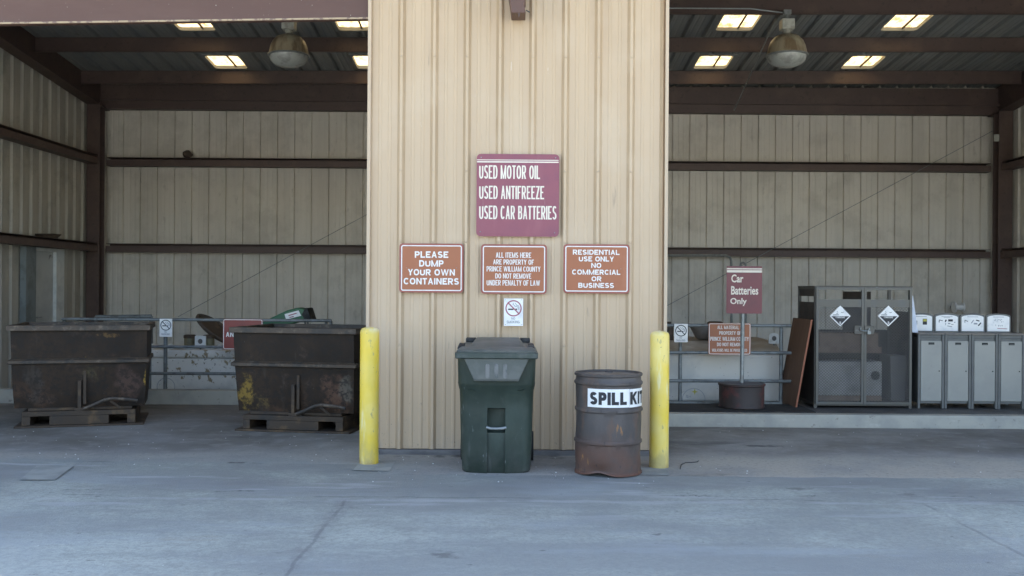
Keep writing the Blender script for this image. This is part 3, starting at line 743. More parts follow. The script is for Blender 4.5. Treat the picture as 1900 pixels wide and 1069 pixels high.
# things on girts and walls
def blob_thing(name, mat, path, r, label, cat):
    w = MB()
    w.lathe([(.25*r, 0), (.8*r, .25*r), (r, .7*r), (.85*r, 1.2*r), (.4*r, 1.6*r)], (0, 0, 0), 10)
    w.v = [(x*random.uniform(.8, 1.2), y*random.uniform(.8, 1.2), z) for x, y, z in w.v]
    w.xf(Matrix.Translation(path)); return tag(w.build(name, mat, smooth=True), label, cat)
c = P(348, 293, YB - .16)
blob_thing('nest', 'brownlid', (c.x, YB - .16, GZ[1] + .076), .085, 'small dark rounded lump sitting on the upper rail of the left bay back wall', 'nest')
c = P(86, 436, 15.6)
w = MB(); zt = GZ[0] + .076
w.hexa([(XL + .08, 15.35, zt), (XL + .22, 15.35, zt), (XL + .22, 15.8, zt), (XL + .08, 15.8, zt), (XL + .08, 15.3, zt + .05), (XL + .22, 15.3, zt + .03), (XL + .22, 15.95, zt + .07), (XL + .08, 15.95, zt + .085)])
tag(w.build('bracket', 'brownlid', bevel=.01), 'flat dark wedge lying on the side wall rail above the grey door', 'bracket')

# conduits
cd = thing('electrical_conduit', (3.9, 15.5, 4.7), 'thin steel conduit running up under the roof to the right hand lamp', 'conduit')
a = P(1362, 207, YB - .27); b = P(1441, 40, 13.66)
w = MB()
w.tube([(a.x, YB - .275, 4.70), (b.x, 13.70, zr(13.7) - .25)], .011, 8)
w.build('sloping_pipe', 'galv', cd)
w = MB(); w.tube([(1.3, 13.50, 5.36), (3.2, 13.50, 5.36), (3.72, 13.50, 5.30)], .010, 8); w.build('cross_pipe', 'galv', cd)
vp = thing('vent_pipe', (3.8, YB - .3, .145), 'thin grey pipe bending down the back wall behind the maroon car batteries sign', 'pipe')
w = MB(); D_ = YB - .29
c0, c1, c2, c3, c4 = P(1130, 474, D_), P(1346, 474, D_), P(1354, 477, D_), P(1357, 484, D_), P(1357, 640, D_)
w.tube([c0, c1, c2, c3, c4, (c4.x, D_, .15)], .022, 8); w.build('pipe_run', 'galv', vp, smooth=True)
w = MB(); e = [P(1373, 496, D_), P(1375, 489, D_), P(1379, 487, D_), P(1383, 489, D_), P(1384, 500, D_)]
w.tube(e + [(e[-1].x, D_, .15)], .02, 8); w.build('hooked_vent', 'galv', vp, smooth=True)
# pipe stub with flanges on the back wall
c = P(1771, 570, YB - .33)
sp = thing('cable_reel', (c.x + .08, YB - .3, c.z - .1), 'small shiny metal reel fixed to the back wall above the recycling bins', 'reel')
def xcyl(mb, x0, x1, r0, r1, y, z, n=18):
    mb.loft([[(x, y + r*math.cos(2*math.pi*k/n), z + r*math.sin(2*math.pi*k/n)) for k in range(n)] for x, r in ((x0, r0), (x1, r1))])
yy = YB - .33
w = MB(); xcyl(w, c.x - .015, c.x + .01, .098, .098, yy, c.z); w.build('flange', 'white', sp, smooth=True); w = MB(); xcyl(w, c.x + .135, c.x + .155, .08, .08, yy, c.z); w.build('flange', 'white', sp, smooth=True)
w = MB(); xcyl(w, c.x + .0105, c.x + .1345, .05, .05, yy, c.z); w.build('barrel', 'white', sp, smooth=True)
w = MB(); w.box(c.x + .055, c.x + .085, yy + .05, YB - .035, c.z - .02, c.z + .02); w.build('wall_bracket', 'galv', sp)

# lamps
def lamp(px, zb_, label, pole_top):
    x = PX(px, 100, 13.45); y = 13.45
    t = thing('high_bay_lamp', (x, y, zb_), label, 'lamp', 'high bay lamps under the roof')
    w = MB(); w.lathe([(.270, .165), (.262, .20), (.245, .28), (.215, .35), (.165, .405), (.10, .435), (.055, .445)], (x, y, zb_), 36, False); w.build('dome', 'dome', t, smooth=True)
    w = MB(); w.lathe([(.278, .148), (.283, .156), (.278, .170), (.262, .170), (.262, .148)], (x, y, zb_), 36, True, True); w.build('rim_band', 'galv', t, smooth=True)
    w = MB(); w.lathe([(.03, 0), (.13, .012), (.20, .045), (.245, .09), (.258, .147)], (x, y, zb_), 36, True, False); w.build('lens', 'lens', t, smooth=True)
    w = MB(); w.lathe([(.045, .445), (.045, .475), (.055, .478), (.055, .50)], (x, y, zb_), 16); w.build('socket', 'ballast', t, smooth=True)
    w = MB(); w.box(x - .085, x + .085, y - .085, y + .085, zb_ + .502, zb_ + .64); w.build('ballast_box', 'ballast', t, bevel=.008)
    w = MB(); w.lathe([(.018, .64), (.018, pole_top - zb_ - .06)], (x, y, zb_), 10); w.box(x - .05, x + .05, y - .03, y + .03, pole_top - .06, pole_top); w.build('hanger', 'galv', t)
lamp(536, PZ(536, 125, 13.45), 'dirty dome lamp hanging over the left bay with the two black hoppers', 5.27)
lamp(1460, PZ(1460, 125, 13.45), 'stained dome lamp hanging over the right bay with the mesh cabinet', 5.33)

# bracket high on the front wall
w = MB(); Yb = YF - .30; q = lambda a, b: (P(a, b, Yb).x, P(a, b, Yb).z)
br = thing('wall_bracket', (P(962, 20, Yb).x, YF - .05, P(962, 24, Yb).z), 'brown metal hood with a pointed tip fixed high on the tan front wall', 'bracket')
w.prism([q(942, -30), q(976, -30), q(976, -2), q(972.5, 6), q(975.5, 23.8), q(949, 23.8)], Yb, YF - .04); w.build('hood', 'header', br, bevel=.004)
w = MB(); w.prism([q(961, 24.2), q(965, 24.2), q(962.6, 33)], Yb + .002, Yb + .02); w.build('pointed_tip', 'steel', br)
w = MB(); w.tube([P(976, 19, Yb), P(983, 23, Yb)], .006, 6); w.build('wire_stub', 'cable', br)

# ------------------------------------------------------------------ signs
def plate(t, x0, x1, y0, y1, D, mat, rpx=5, th=.004, name='plate'):
    c = P((x0 + x1)/2, (y0 + y1)/2, D); s = D/F
    w = MB(); w.prism(rrect(c.x, c.z, (x1 - x0)*s, (y1 - y0)*s, rpx*s), D, D + th)
    w.build(name, mat, t); return c, s
def border(t, x0, x1, y0, y1, D, wpx, mat, rpx=4):
    c = P((x0 + x1)/2, (y0 + y1)/2, D); s = D/F; mb = MB()
    frame_strip(mb, rrect(c.x, c.z, (x1 - x0)*s, (y1 - y0)*s, rpx*s), rrect(c.x, c.z, (x1 - x0 - 2*wpx)*s, (y1 - y0 - 2*wpx)*s, max(1, rpx - wpx)*s), D - .0012)
    flat(mb, 'border', mat, t)
def screws(t, pts, D, r=.006, mat='galv'):
    for px, py in pts:
        c = P(px, py, D); w = MB()
        w.loft([[(c.x + rr*math.cos(a*math.pi/4), yy, c.z + rr*math.sin(a*math.pi/4)) for a in range(8)] for rr, yy in ((r, D - .0002), (r*.6, D - .004))]); w.build('screw', mat, t)
SD = YF - .050
def sign_thing(name, x0, x1, y0, y1, D, label, group=None):
    c = P((x0 + x1)/2, y1, D); return thing(name, (c.x, D, c.z), label, 'sign', group)
# big maroon sign
t = sign_thing('sign', 884, 1037.5, 286, 439, SD, 'big square maroon sign reading USED MOTOR OIL, USED ANTIFREEZE, USED CAR BATTERIES')
plate(t, 884, 1037.5, 286, 439, SD, 'maroon', 8)
mb = MB()
px_bold(mb, 'USED MOTOR OIL', 889, 1002, 307, 332, SD, SD - .0012, .20)
flat(mb, 'lettering', 'cream', t); mb = MB(); px_bold(mb, 'USED ANTIFREEZE', 889, 1009.6, 345, 369.5, SD, SD - .0012, .20)
flat(mb, 'lettering', 'cream', t); mb = MB(); px_bold(mb, 'USED CAR BATTERIES', 889, 1032.5, 382, 407, SD, SD - .0012, .20)
flat(mb, 'lettering', 'cream', t)
mb = MB()
for ya, yb in ((296.5, 297.9), (299.6, 301.9)):
    a, b = P(885, yb, SD), P(1036.5, ya, SD); zc0, zc1 = PZ(960, yb, SD), PZ(960, ya, SD)
    mb.poly([(a.x, SD - .0012, zc0), (b.x, SD - .0012, zc0), (b.x, SD - .0012, zc1), (a.x, SD - .0012, zc1)])
flat(mb, 'stripes', 'cream', t)
screws(t, [(893, 292), (1031, 293), (891, 430), (1029, 432)], SD)
def small_sign(x0, x1, y0, y1, label, lines, bold, sc):
    t = sign_thing('sign', x0, x1, y0, y1, SD, label, 'orange brown signs in a row on the front wall')
    plate(t, x0, x1, y0, y1, SD, 'rust_rim', 6)
    c = P((x0 + x1)/2, (y0 + y1)/2, SD); s = SD/F
    w = MB(); w.poly([(x, SD - .0007, z) for x, z in rrect(c.x, c.z, (x1 - x0 - 9)*s, (y1 - y0 - 9)*s, 3*s)]); flat(w, 'face', 'rust_sign', t)
    border(t, x0 + 3.2, x1 - 3.2, y0 + 3.2, y1 - 3.2, SD, 1.9, 'letter')
    mb = MB()
    for body, a, b, ya, yb in lines: px_bold(mb, body, a, b, ya, yb, SD, SD - .0014, bold)
    flat(mb, 'lettering', 'letter', t)
    screws(t, sc, SD - .0007, .0035)
small_sign(741, 860, 452, 543, 'orange brown sign reading PLEASE DUMP YOUR OWN CONTAINERS', [
    ('PLEASE', 769.7, 831.8, 466.5, 478.5), ('DUMP', 777.8, 823, 483, 494.8), ('YOUR OWN', 757, 844, 499.5, 511.2), ('CONTAINERS', 749, 851.5, 516, 528)], .21, [(754.5, 497), (847, 497)])
small_sign(892.5, 1014.5, 453.5, 545.5, 'orange brown sign reading ALL ITEMS HERE ARE PROPERTY OF PRINCE WILLIAM COUNTY', [
    ('ALL ITEMS HERE', 920, 985.7, 468.6, 478.5), ('ARE PROPERTY OF', 915, 990.6, 481.7, 491), ('PRINCE WILLIAM COUNTY', 903, 1002.7, 494.5, 504), ('DO NOT REMOVE', 919, 985.7, 507.6, 517), ('UNDER PENALTY OF LAW', 903, 1002, 520, 530)], .20, [(904, 499), (1003, 500)])
small_sign(1045.5, 1168, 453.5, 544.5, 'orange brown sign reading RESIDENTIAL USE ONLY NO COMMERCIAL OR BUSINESS', [
    ('RESIDENTIAL', 1063, 1149.4, 463.5, 472.8), ('USE ONLY', 1074, 1139, 476, 485.3), ('NO', 1097, 1115.6, 488, 497.2), ('COMMERCIAL', 1061.6, 1151, 500.4, 509.8), ('OR', 1097.6, 1116, 513, 522), ('BUSINESS', 1073, 1139, 525, 534.3)], .21, [(1060, 499), (1152, 499)])
def no_smoking(x0, x1, y0, y1, D, label, ringmat='redink'):
    t = sign_thing('no_smoking_sign', x0, x1, y0, y1, D, label, 'small white no smoking signs')
    c, s = plate(t, x0, x1, y0, y1, D, 'white', .6, .003)
    u = (x1 - x0)*s; h = (y1 - y0)*s; yq = D - .0012
    X = lambda f: c.x + (f - .5)*u
    Z = lambda f: c.z + h/2 - f*u           # f measured down in plate widths
    mb = MB(); rr = .425*u; cz = Z(.51)
    mb2 = MB()
    mb2.poly([(X(.22), yq, Z(.60)), (X(.50), yq, Z(.60)), (X(.50), yq, Z(.525)), (X(.22), yq, Z(.525))])
    mb2.poly([(X(.60), yq, Z(.60)), (X(.68), yq, Z(.60)), (X(.68), yq, Z(.525)), (X(.60), yq, Z(.525))])
    flat(mb2, 'cigarette_mark', 'ink', t)
    mb3 = MB()
    stroke(mb3, [(X(.50), Z(.24)), (X(.46), Z(.30)), (X(.55), Z(.36)), (X(.58), Z(.42)), (X(.68), Z(.40)), (X(.74), Z(.47)), (X(.74), Z(.58))], .03*u, yq)
    stroke(mb3, [(X(.58), Z(.24)), (X(.63), Z(.30)), (X(.66), Z(.35)), (X(.75), Z(.37)), (X(.79), Z(.45)), (X(.79), Z(.58))], .03*u, yq)
    flat(mb3, 'smoke_mark', 'greyink', t); mb3 = MB()
    add_bold(mb3, 'NO', X(.49), Z(1.04), .20*u, .12*u, yq, .17); add_bold(mb3, 'SMOKING', X(.49), Z(1.22), .68*u, .14*u, yq, .17)
    flat(mb3, 'lettering', 'greyink', t)
    ring(mb, X(.5), cz, rr, .062*u, yq - .0012); a = .70*rr
    stroke(mb, [(X(.5) - a, cz + a), (X(.5) + a, cz - a)], .062*u, yq - .0010)
    flat(mb, 'prohibition_ring', ringmat, t)
    if x1 - x0 > 30: screws(t, [(x0 + 2.5, y0 + 2.5), (x1 - 2.5, y0 + 2.5), (x0 + 2.5, y1 - 2.5), (x1 - 2.5, y1 - 2.5)], D, .004)
    return t
no_smoking(935, 970.6, 554, 605, SD, 'white NO SMOKING sign on the tan wall above the green cart')

# ------------------------------------------------------------------ bollards
def bollard(px, py, label):
    b = G(px, py); y = b.y + .084; x = P(px, py, y).x
    ztop = PZ(px, py - 256, y)
    w = MB(); r = .0835
    w.lathe([(r, 0), (r, ztop - .045), (r*.96, ztop - .028), (r*.82, ztop - .012), (r*.5, ztop - .003), (.01, ztop)], (x, y, .006), 40)
    tag(w.build('bollard', 'yellow', smooth=True), label, 'bollard', 'yellow bollards at the front wall corners')
bollard(684.5, 864, 'yellow steel bollard at the left wall corner in front of a black hopper')
bollard(1222.5, 871, 'yellow steel bollard at the right wall corner beside the rusty drum')

# ------------------------------------------------------------------ green cart
ct = thing('wheeled_cart', (PX(920, 880, 8.6), 8.6, 0), 'dark green wheeled rubbish cart with sloping lid standing against the tan wall', 'cart')
cx = PX(920, 880, 8.3)
yf, yk = 8.27, 9.12
def cart_ring(z, hw, y0, y1, rf, notch=0.0, nw=.075, bulge=.03):
    pts = []
    n = 6
    # back edge -> right -> front -> left (ccw from above: start back-left going ... )
    def arc(cx_, cy_, r, a0, a1):
        for k in range(n + 1):
            a = R(a0 + (a1 - a0)*k/n); pts.append((cx_ + r*math.cos(a), cy_ + r*math.sin(a), z))
    arc(cx + hw - .04, y1 - .04, .04, 90, 0)
    arc(cx + hw - rf, y0 + rf, rf, 0, -90)
    xs_ = [hw - rf, .6*(hw - rf), nw + .012, nw, nw, nw*.5, 0]
    half = [(x, y0 - bulge*(1 - (x/(hw - rf))**2) + (notch if i >= 4 else 0)) for i, x in enumerate(xs_)][1:]
    for x, y in half: pts.append((cx + x, y, z))
    for x, y in reversed(half[:-1]): pts.append((cx - x, y, z))
    arc(cx - hw + rf, y0 + rf, rf, -90, -180)
    arc(cx - hw + .04, y1 - .04, .04, 180, 90)
    return pts
rings_ = []
for z, hw, y0, nt_ in ((.0, .272, 8.36, .02), (.02, .288, 8.345, .022), (.19, .298, 8.335, .018), (.33, .302, 8.33, .018), (.345, .302, 8.33, .02), (.36, .303, 8.33, .10), (.54, .307, 8.322, .10), (.556, .307, 8.322, .0), (.70, .312, 8.31, .0), (.735, .322, 8.29, 0), (.76, .323, 8.285, 0), (.90, .326, 8.27, 0), (1.0, .328, 8.262, 0)):
    rings_.append(cart_ring(z, hw, y0, yk - (.10 if z < .2 else .06)+ .02*z, .10, nt_))
w = MB(); w.loft(rings_); w.build('body', 'cart', ct, smooth=True)
# chute-like front panel under the lid lip
w = MB()
zt, zl_ = 1.0, .785
def rowp(z, a, y): return [(cx - a, y, z), (cx + a, y, z), (cx + a, y + .10, z), (cx - a, y + .10, z)]
w.loft([rowp(zl_, .185, 8.215), rowp(zl_ + .02, .19, 8.205), rowp(zt - .01, .275, 8.185)])
fp = w.build('front_panel', 'lid', ct, bevel=.006)
w = MB()
for dx in (-.073, 0, .073):
    q_ = [(cx + dx + a, z) for a, z in rrect(0, 0, .032, .12, .014)]
    w = MB(); w.loft([[(x, 8.205 - .108*(z + .065) - .004, .87 + z) for x, z in q_], [(x, 8.215 - .108*(z + .065), .87 + z) for x, z in q_]])
    w.build('embossed_stripe', 'stripe', fp)
# creases at the shoulders
w = MB()
for s in (-1, 1):
    w = MB(); w.hexa([(cx + s*.17, 8.296, .70), (cx + s*.315, 8.40, .705), (cx + s*.315, 8.42, .72), (cx + s*.17, 8.31, .71), (cx + s*.22, 8.29, .705), (cx + s*.325, 8.38, .76), (cx + s*.325, 8.42, .765), (cx + s*.22, 8.31, .715)])
    w.build('shoulder_crease', 'cart', ct)
# lift bar
w = MB(); w.tube([(cx - .082, 8.30, .395), (cx - .05, 8.298, .385), (cx, 8.297, .383), (cx + .05, 8.298, .386), (cx + .085, 8.30, .393)], .012, 10); w.build('lift_bar', 'galv', ct, smooth=True)
# rim and lid
def lid_ring(z, hw, y0, y1, r=.03): return [(x + cx, y, z) for x, y in rrect(0, (y0 + y1)/2, 2*hw, y1 - y0, r, 4)]
w = MB(); w.loft([lid_ring(.972, .334, 8.178, 9.10), lid_ring(.98, .342, 8.168, 9.11), lid_ring(1.018, .342, 8.166, 9.11), lid_ring(1.024, .336, 8.172, 9.105)]); w.build('rim', 'rimplastic', ct, smooth=True)
w = MB()
w.loft([lid_ring(1.0245, .330, 8.178, 9.10), lid_ring(1.034, .331, 8.176, 9.10), lid_ring(1.045, .322, 8.19, 9.09), lid_ring(1.060, .300, 8.26, 9.07), lid_ring(1.064, .29, 8.30, 9.06)], True, True)
w.loft([lid_ring(1.05, .235, 8.30, 9.07), lid_ring(1.082, .21, 8.42, 9.06), lid_ring(1.107, .19, 8.68, 9.05)], True, True)
l_ = w.build('lid', 'lid', ct, smooth=True)
w = MB()
for s in (-1, 1):
    w.box(cx + s*.245 - .045, cx + s*.245 + .045, 9.0, 9.14, 1.066, 1.10)
    w.hexa([(cx + s*.30 - .03, 8.30, 1.045), (cx + s*.30 + .02, 8.30, 1.04), (cx + s*.30 + .02, 8.55, 1.05), (cx + s*.30 - .03, 8.55, 1.06), (cx + s*.29 - .03, 8.34, 1.075), (cx + s*.29 + .02, 8.34, 1.07), (cx + s*.29 + .02, 8.52, 1.085), (cx + s*.29 - .03, 8.52, 1.085)])
w.build('hinge_lugs', 'rubber', l_, bevel=.005)
for s in (-1, 1):
    w = MB(); n = 24
    xa, xb = cx + s*.275, cx + s*.325
    w.loft([[(x, 9.0 + r*math.cos(2*math.pi*k/n), .135 + r*math.sin(2*math.pi*k/n)) for k in range(n)] for x, r in ((xa, .11), (xa, .13), (xb, .13), (xb, .11))])
    w.build('wheel', 'rubber', ct, smooth=True)

# ------------------------------------------------------------------ spill kit drum
DXc, DYc, DR, DH = PX(1128.5, 800, 8.44), 8.44, .275, .845
dt = thing('steel_drum', (DXc, DYc, 0), 'rusty dark steel drum marked SPILL KIT with a dented foot', 'drum')
prof = [(DR - .01, .0), (DR + .008, .004), (DR + .008, .02), (DR, .028)]
def ringb(z): return [(DR, z - .022), (DR + .012, z - .008), (DR + .012, z + .006), (DR, z + .02)]
prof += ringb(.275) + ringb(.540) + ringb(.765) + [(DR - .004, DH - .03), (DR + .010, DH - .022), (DR + .012, DH - .006), (DR + .006, DH), (DR - .012, DH), (DR - .014, DH - .012)]
dense = [prof[0]]
for a, b in zip(prof, prof[1:]):
    k = max(1, int((b[1] - a[1])/.03))
    for i in range(1, k + 1): dense.append((a[0] + (b[0] - a[0])*i/k, a[1] + (b[1] - a[1])*i/k))
w = MB(); w.lathe(dense, (DXc, DYc, .005), 72, True, False)
nv = []
for x, y, z in w.v:
    a = math.atan2(y - DYc, x - DXc) - R(-112)
    a = (a + math.pi) % (2*math.pi) - math.pi
    d = math.exp(-(a/.42)**2)*math.exp(-((z - .03)/.07)**2)
    x += (DXc - x)*.14*d; y += (DYc - y)*.14*d
    z += .030*math.exp(-(a/.38)**2)*max(0, 1 - z/.10) if z < .10 else 0
    z += .0
    wv = .0025*math.sin(5*a + 9*z) + .002*math.sin(11*a - 14*z)
    rr = math.hypot(x - DXc, y - DYc) or 1
    x += (x - DXc)/rr*wv; y += (y - DYc)/rr*wv
    nv.append((x, y, z))
w.v = nv
w.build('barrel', 'drum', dt, smooth=True)
w = MB(); w.lathe([(DR - .012, DH - .014), (DR - .02, DH - .018), (.05, DH - .014), (.01, DH - .013)], (DXc, DYc, .005), 48, False, True)
tp = w.build('drum_lid', 'drumtop', dt, smooth=True)
w = MB(); w.lathe([(.035, 0), (.035, .012), (.03, .016)], (DXc + .02, DYc + .17, DH - .012), 16); w.lathe([(.02, 0), (.02, .01)], (DXc - .1, DYc - .15, DH - .012), 12); w.build('bung', 'drum', tp)
def wrap(a, z, r): return (DXc + r*math.sin(a), DYc - r*math.cos(a), z)
zc = PZ(1128, 740, DYc - DR); lz0, lz1 = zc - .0755, zc + .0755
for a0, a1, dz in ((R(-43), R(32), .002), (R(32.3), R(86), .0)):
    w = MB(); n = 18
    o_, i_ = [], []
    for rr in (DR + .0045, DR + .0065):
        o_.append([wrap(a0 + (a1 - a0)*k/n, lz0 + dz, rr) for k in range(n + 1)] + [wrap(a1 - (a1 - a0)*k/n, lz1 + dz, rr) for k in range(n + 1)])
    nseg = n + 1
    b = 0
    for k in range(n):
        w.poly([wrap(a0 + (a1 - a0)*k/n, lz0 + dz, DR + .006), wrap(a0 + (a1 - a0)*(k + 1)/n, lz0 + dz, DR + .006), wrap(a0 + (a1 - a0)*(k + 1)/n, lz1 + dz, DR + .006), wrap(a0 + (a1 - a0)*k/n, lz1 + dz, DR + .006)])
    w.build('paper_label', 'white', dt, smooth=True, fixn=False)
for body, a0, a1 in (('SPILL', R(-38), R(26.5)), ('KIT', R(33.5), R(76))):
    w = MB(); wa = (a1 - a0)*DR
    for (L_, R_), j in bold_text(body, wa, .104, .265):
        b = len(w.v); n = len(L_)
        w.v += [wrap((a0 + a1)/2 + p.x/DR, zc + p.y, DR + .0085 + .00015*j) for p in L_ + R_]
        for i in range(n - 1): w.f.append((b + n + i, b + n + i + 1, b + i + 1, b + i))
    flat(w, 'lettering', 'ink', dt)
tag(bpy.data.objects[dt.name], dt['label'], 'drum')

# cable on the ground
w = MB(); pts = [G(1262, 872), G(1264, 864), G(1272, 860.5), G(1284, 860), G(1294, 859), G(1296, 857)]
w.tube([(p.x, p.y, .010) for p in pts], .004, 6)
tag(w.build('wire', 'cable', smooth=True), 'short black wire lying on the concrete right of the yellow bollard', 'wire')

# ------------------------------------------------------------------ self dumping hoppers
def hopper(cxp, Dc, W, yaw, label):
    """local frame: x along the long face, y away from the viewer, origin at the front foot centre"""
    x0 = PX(cxp, 700, Dc)
    t = thing('dumping_hopper', (x0, Dc, .004), label, 'hopper', 'dumping hoppers in the left bay')
    mat = Matrix.Translation((x0, Dc, .004)) @ Matrix.Rotation(yaw, 4, 'Z')
    hw = W/2; H = 1.11; dp = 1.12
    def rect(z, a, y0, y1): return [(-a, y0, z), (a, y0, z), (a, y1, z), (-a, y1, z)]
    w = MB()
    b0, b1 = .20, H
    rows = [(b0, hw - .03, .13, dp - .35), (.34, hw - .022, .105, dp - .28), (.70, hw - .008, .06, dp - .1), (b1 - .01, hw, .03, dp)]
    outer = [rect(*r) for r in rows]
    inner = [rect(z + (.012 if i == 0 else 0), a - .012, y0 + .012, y1 - .012) for i, (z, a, y0, y1) in enumerate(rows)]
    w.loft(outer + inner[::-1], True, True); w.xf(mat); body = w.build('bin_body', 'hopper', t)
    w = MB()      # rim
    e = .035
    w.box(-hw - e, hw + e, .03 - e, .03 + .02, H - .06, H); w.box(-hw - e, hw + e, dp - .02, dp + e, H - .06, H)
    w.box(-hw - e, -hw + .018, .0505, dp - .0205, H - .06, H - .001); w.box(hw - .018, hw + e, .0505, dp - .0205, H - .06, H - .001)
    w.xf(mat); w.build('rim', 'hopperrim', t, bevel=.006)
    w = MB()      # mid rib
    z = .725; a = hw - .008
    w.hexa([(-a - .03, .020, z - .03), (a + .03, .020, z - .03), (a, .075, z - .045), (-a, .075, z - .045), (-a - .03, .018, z), (a + .03, .018, z), (a, .075, z + .03), (-a, .075, z + .03)])
    for s in (-1, 1):
        xa, xb = sorted((s*(a + .03), s*(a - .01)))
        w.box(xa, xb, .08, dp - .14, z - .03, z + .012)
    w.xf(mat); w.build('mid_rib', 'hopperrim', t)
    w = MB()      # skid with fork pockets
    sw = hw*.83; ph = hw*.57; pw = .095
    w.box(-sw - .07, sw + .09, -.02, .95, .0, .022)
    for xa, xb in ((-sw, -ph - pw), (-ph + pw, ph - pw), (ph + pw, sw)): w.box(xa, xb, .03, .9, .0225, .118)
    w.box(-sw, sw, .035, .9, .1185, .17); w.box(-sw + .05, sw - .04, .10, .85, .1705, .2)
    for s in (-1, 1): w.box(s*ph - pw + .0005, s*ph + pw - .0005, .5, .52, .0225, .118)
    w.xf(mat); w.build('skid', 'skid', t, bevel=.004)
    w = MB()      # latch uprights
    w.box(-.02, .015, .045, .085, .18, .50); w.box(.035, .065, .06, .10, .24, .60); w.box(-.05, .10, .04, .09, .171, .2)
    w.xf(mat); w.build('latch_upright', 'skid', t)
    w = MB(); w.tube([(.04, .02, .19), (.13, .01, .225), (.26, .0, .285), (.34, -.01, .30), (.52, -.01, .285), (.60, -.01, .27)], .019, 8)
    w.tube([(.32, .0, .275), (.42, .03, .19)], .014, 6)
    w.xf(mat); w.build('release_lever', 'hopperrim', t, smooth=True)
hopper(147, 10.92, 1.39, R(17), 'black grimy dumping hopper further left, beside the side wall door')
hopper(541, 10.60, 1.35, R(-9), 'black dumping hopper with yellow patches beside the left yellow bollard')

# ------------------------------------------------------------------ left bay: rail, tank, fittings
RY = 13.22
rl = thing('guard_rail', (-4.2, RY, .19), 'long grey pipe guard rail in front of the left bay white tank', 'railing')
def rail_seg(par, a, b, D, r=.021, name='rail'):
    w = MB(); w.tube([P(*a, D), P(*b, D)], r, 10); return w.build(name, 'rail', par, smooth=True)
rail_seg(rl, (115, 592), (615, 595), RY)
rail_seg(rl, (200, 643), (640, 645), RY); rail_seg(rl, (200, 692.5), (640, 694.5), RY)
for px, y0, r in ((307.5, 595, .025), (279, 590, .018), (605, 596, .02), (614, 596, .02), (120, 593, .024)):
    a = P(px, y0, RY + .045); w = MB(); w.tube([(a.x, RY + .045, .005 if px == 120 else .002), (a.x, RY + .045, a.z)], r, 10); w.build('post', 'rail', rl, smooth=True)
r2 = thing('wall_rail', (-6.4, 14.9, 0), 'short grey pipe rail behind the left hopper near the corner column', 'railing')
w = MB(); a, b = P(178, 588, 14.9), P(281, 587, 14.9); w.tube([a, b], .03, 10); w.build('rail', 'rail', r2, smooth=True)
for q_ in (a, b):
    w = MB(); w.tube([(q_.x, 14.9, .004), (q_.x, 14.9, q_.z)], .024, 10); w.build('post', 'rail', r2, smooth=True)
no_smoking(296, 319.5, 591.5, 625, RY - .03, 'white NO SMOKING sign on the guard rail between the two black hoppers', 'ink')
t = sign_thing('sign', 413.5, 487.5, 592, 649, RY - .03, 'dark red ANTIFREEZE sign on the rail partly behind the black hopper')
plate(t, 413.5, 487.5, 592, 649, RY - .03, 'redsign', 4)
border(t, 414.3, 486.7, 592.8, 648.2, RY - .03, 1.3, 'letter', 3.5)
mb = MB(); px_bold(mb, 'ANTIFREEZE', 419, 486, 616.2, 625.4, RY - .03, RY - .0312, .22); flat(mb, 'lettering', 'letter', t)
TY = 13.62
tk = thing('storage_tank', (-3.8, TY + .6, .004), 'long stained white storage tank behind the rail in the left bay', 'tank')
ztk = PZ(430, 650, TY)
w = MB(); w.box(PX(215, 700, TY), -1.45, TY, TY + 1.2, .004, ztk - .11); w.build('tank_body', 'tank', tk, bevel=.03)
w = MB(); w.box(PX(212, 700, TY), -1.44, TY - .02, TY + 1.22, ztk - .109, ztk); tt = w.build('tank_top', 'tank', tk, bevel=.02)
mb = MB(); c = P(308, 718, TY); ring(mb, c.x, c.z, .125, .008, TY - .002); flat(mb, 'round_mark', 'greyink', tk)
mb = MB(); c = P(497, 714, TY); mb.prism([(c.x + .13*math.cos(R(a)), c.z + .11*math.sin(R(a))) for a in range(0, 181, 15)], TY - .012, TY - .001); mb.build('inspection_hatch', 'tank', tk)
def filler(px, r, h, label):
    c = P(px, 640, TY + .25); z = ztk; y = TY + .25
    t = thing('filler_neck', (c.x, y, z), label, 'filler cap', 'filler caps on the left tank')
    w = MB(); w.lathe([(r*1.0, 0), (r*1.0, .045), (r*.92, .05)], (c.x, y, z), 20); w.build('base', 'cap', t, smooth=True)
    w = MB(); w.lathe([(r*.9, .0505), (r*.9, h*.78)], (c.x, y, z), 20); w.build('neck', 'olive', t, smooth=True)
    w = MB(); w.lathe([(r*.98, h*.78), (r*1.02, h*.84), (r*1.0, h), (r*.8, h*1.04)], (c.x, y, z), 20); w.build('lid', 'brownlid', t, smooth=True)
filler(352, .082, .19, 'olive filler neck on the tank just left of the white square gauge')
filler(388, .08, .19, 'olive filler neck on the tank just right of the white square gauge')
def gauge(px, py, D, hw, label, rounded):
    c = P(px, py, D); t = thing('gauge', (c.x, D, c.z - hw), label, 'gauge', 'square white tank gauges')
    w = MB(); pts = rrect(c.x, c.z, 2*hw, 2*hw, .01)
    if rounded: pts = [(c.x + hw, c.z - hw)] + [(c.x + hw*math.cos(R(a)), c.z + hw*.35 + hw*.65*math.sin(R(a))) for a in range(0, 181, 20)] + [(c.x - hw, c.z - hw)]
    w.prism(pts, D, D + .03); w.build('housing', 'cap', t)
    w = MB(); w.loft([[(c.x + r*math.cos(2*math.pi*k/20), yy, c.z + r*1.1*math.sin(2*math.pi*k/20)) for k in range(20)] for r, yy in ((hw*.42, D - .0005), (hw*.36, D - .006))]); w.build('dial', 'greybox', t)
    w = MB(); w.tube([(c.x, D + .015, c.z - hw - .08), (c.x, D + .015, c.z - hw)], .012, 8); w.build('stem', 'rail', t)
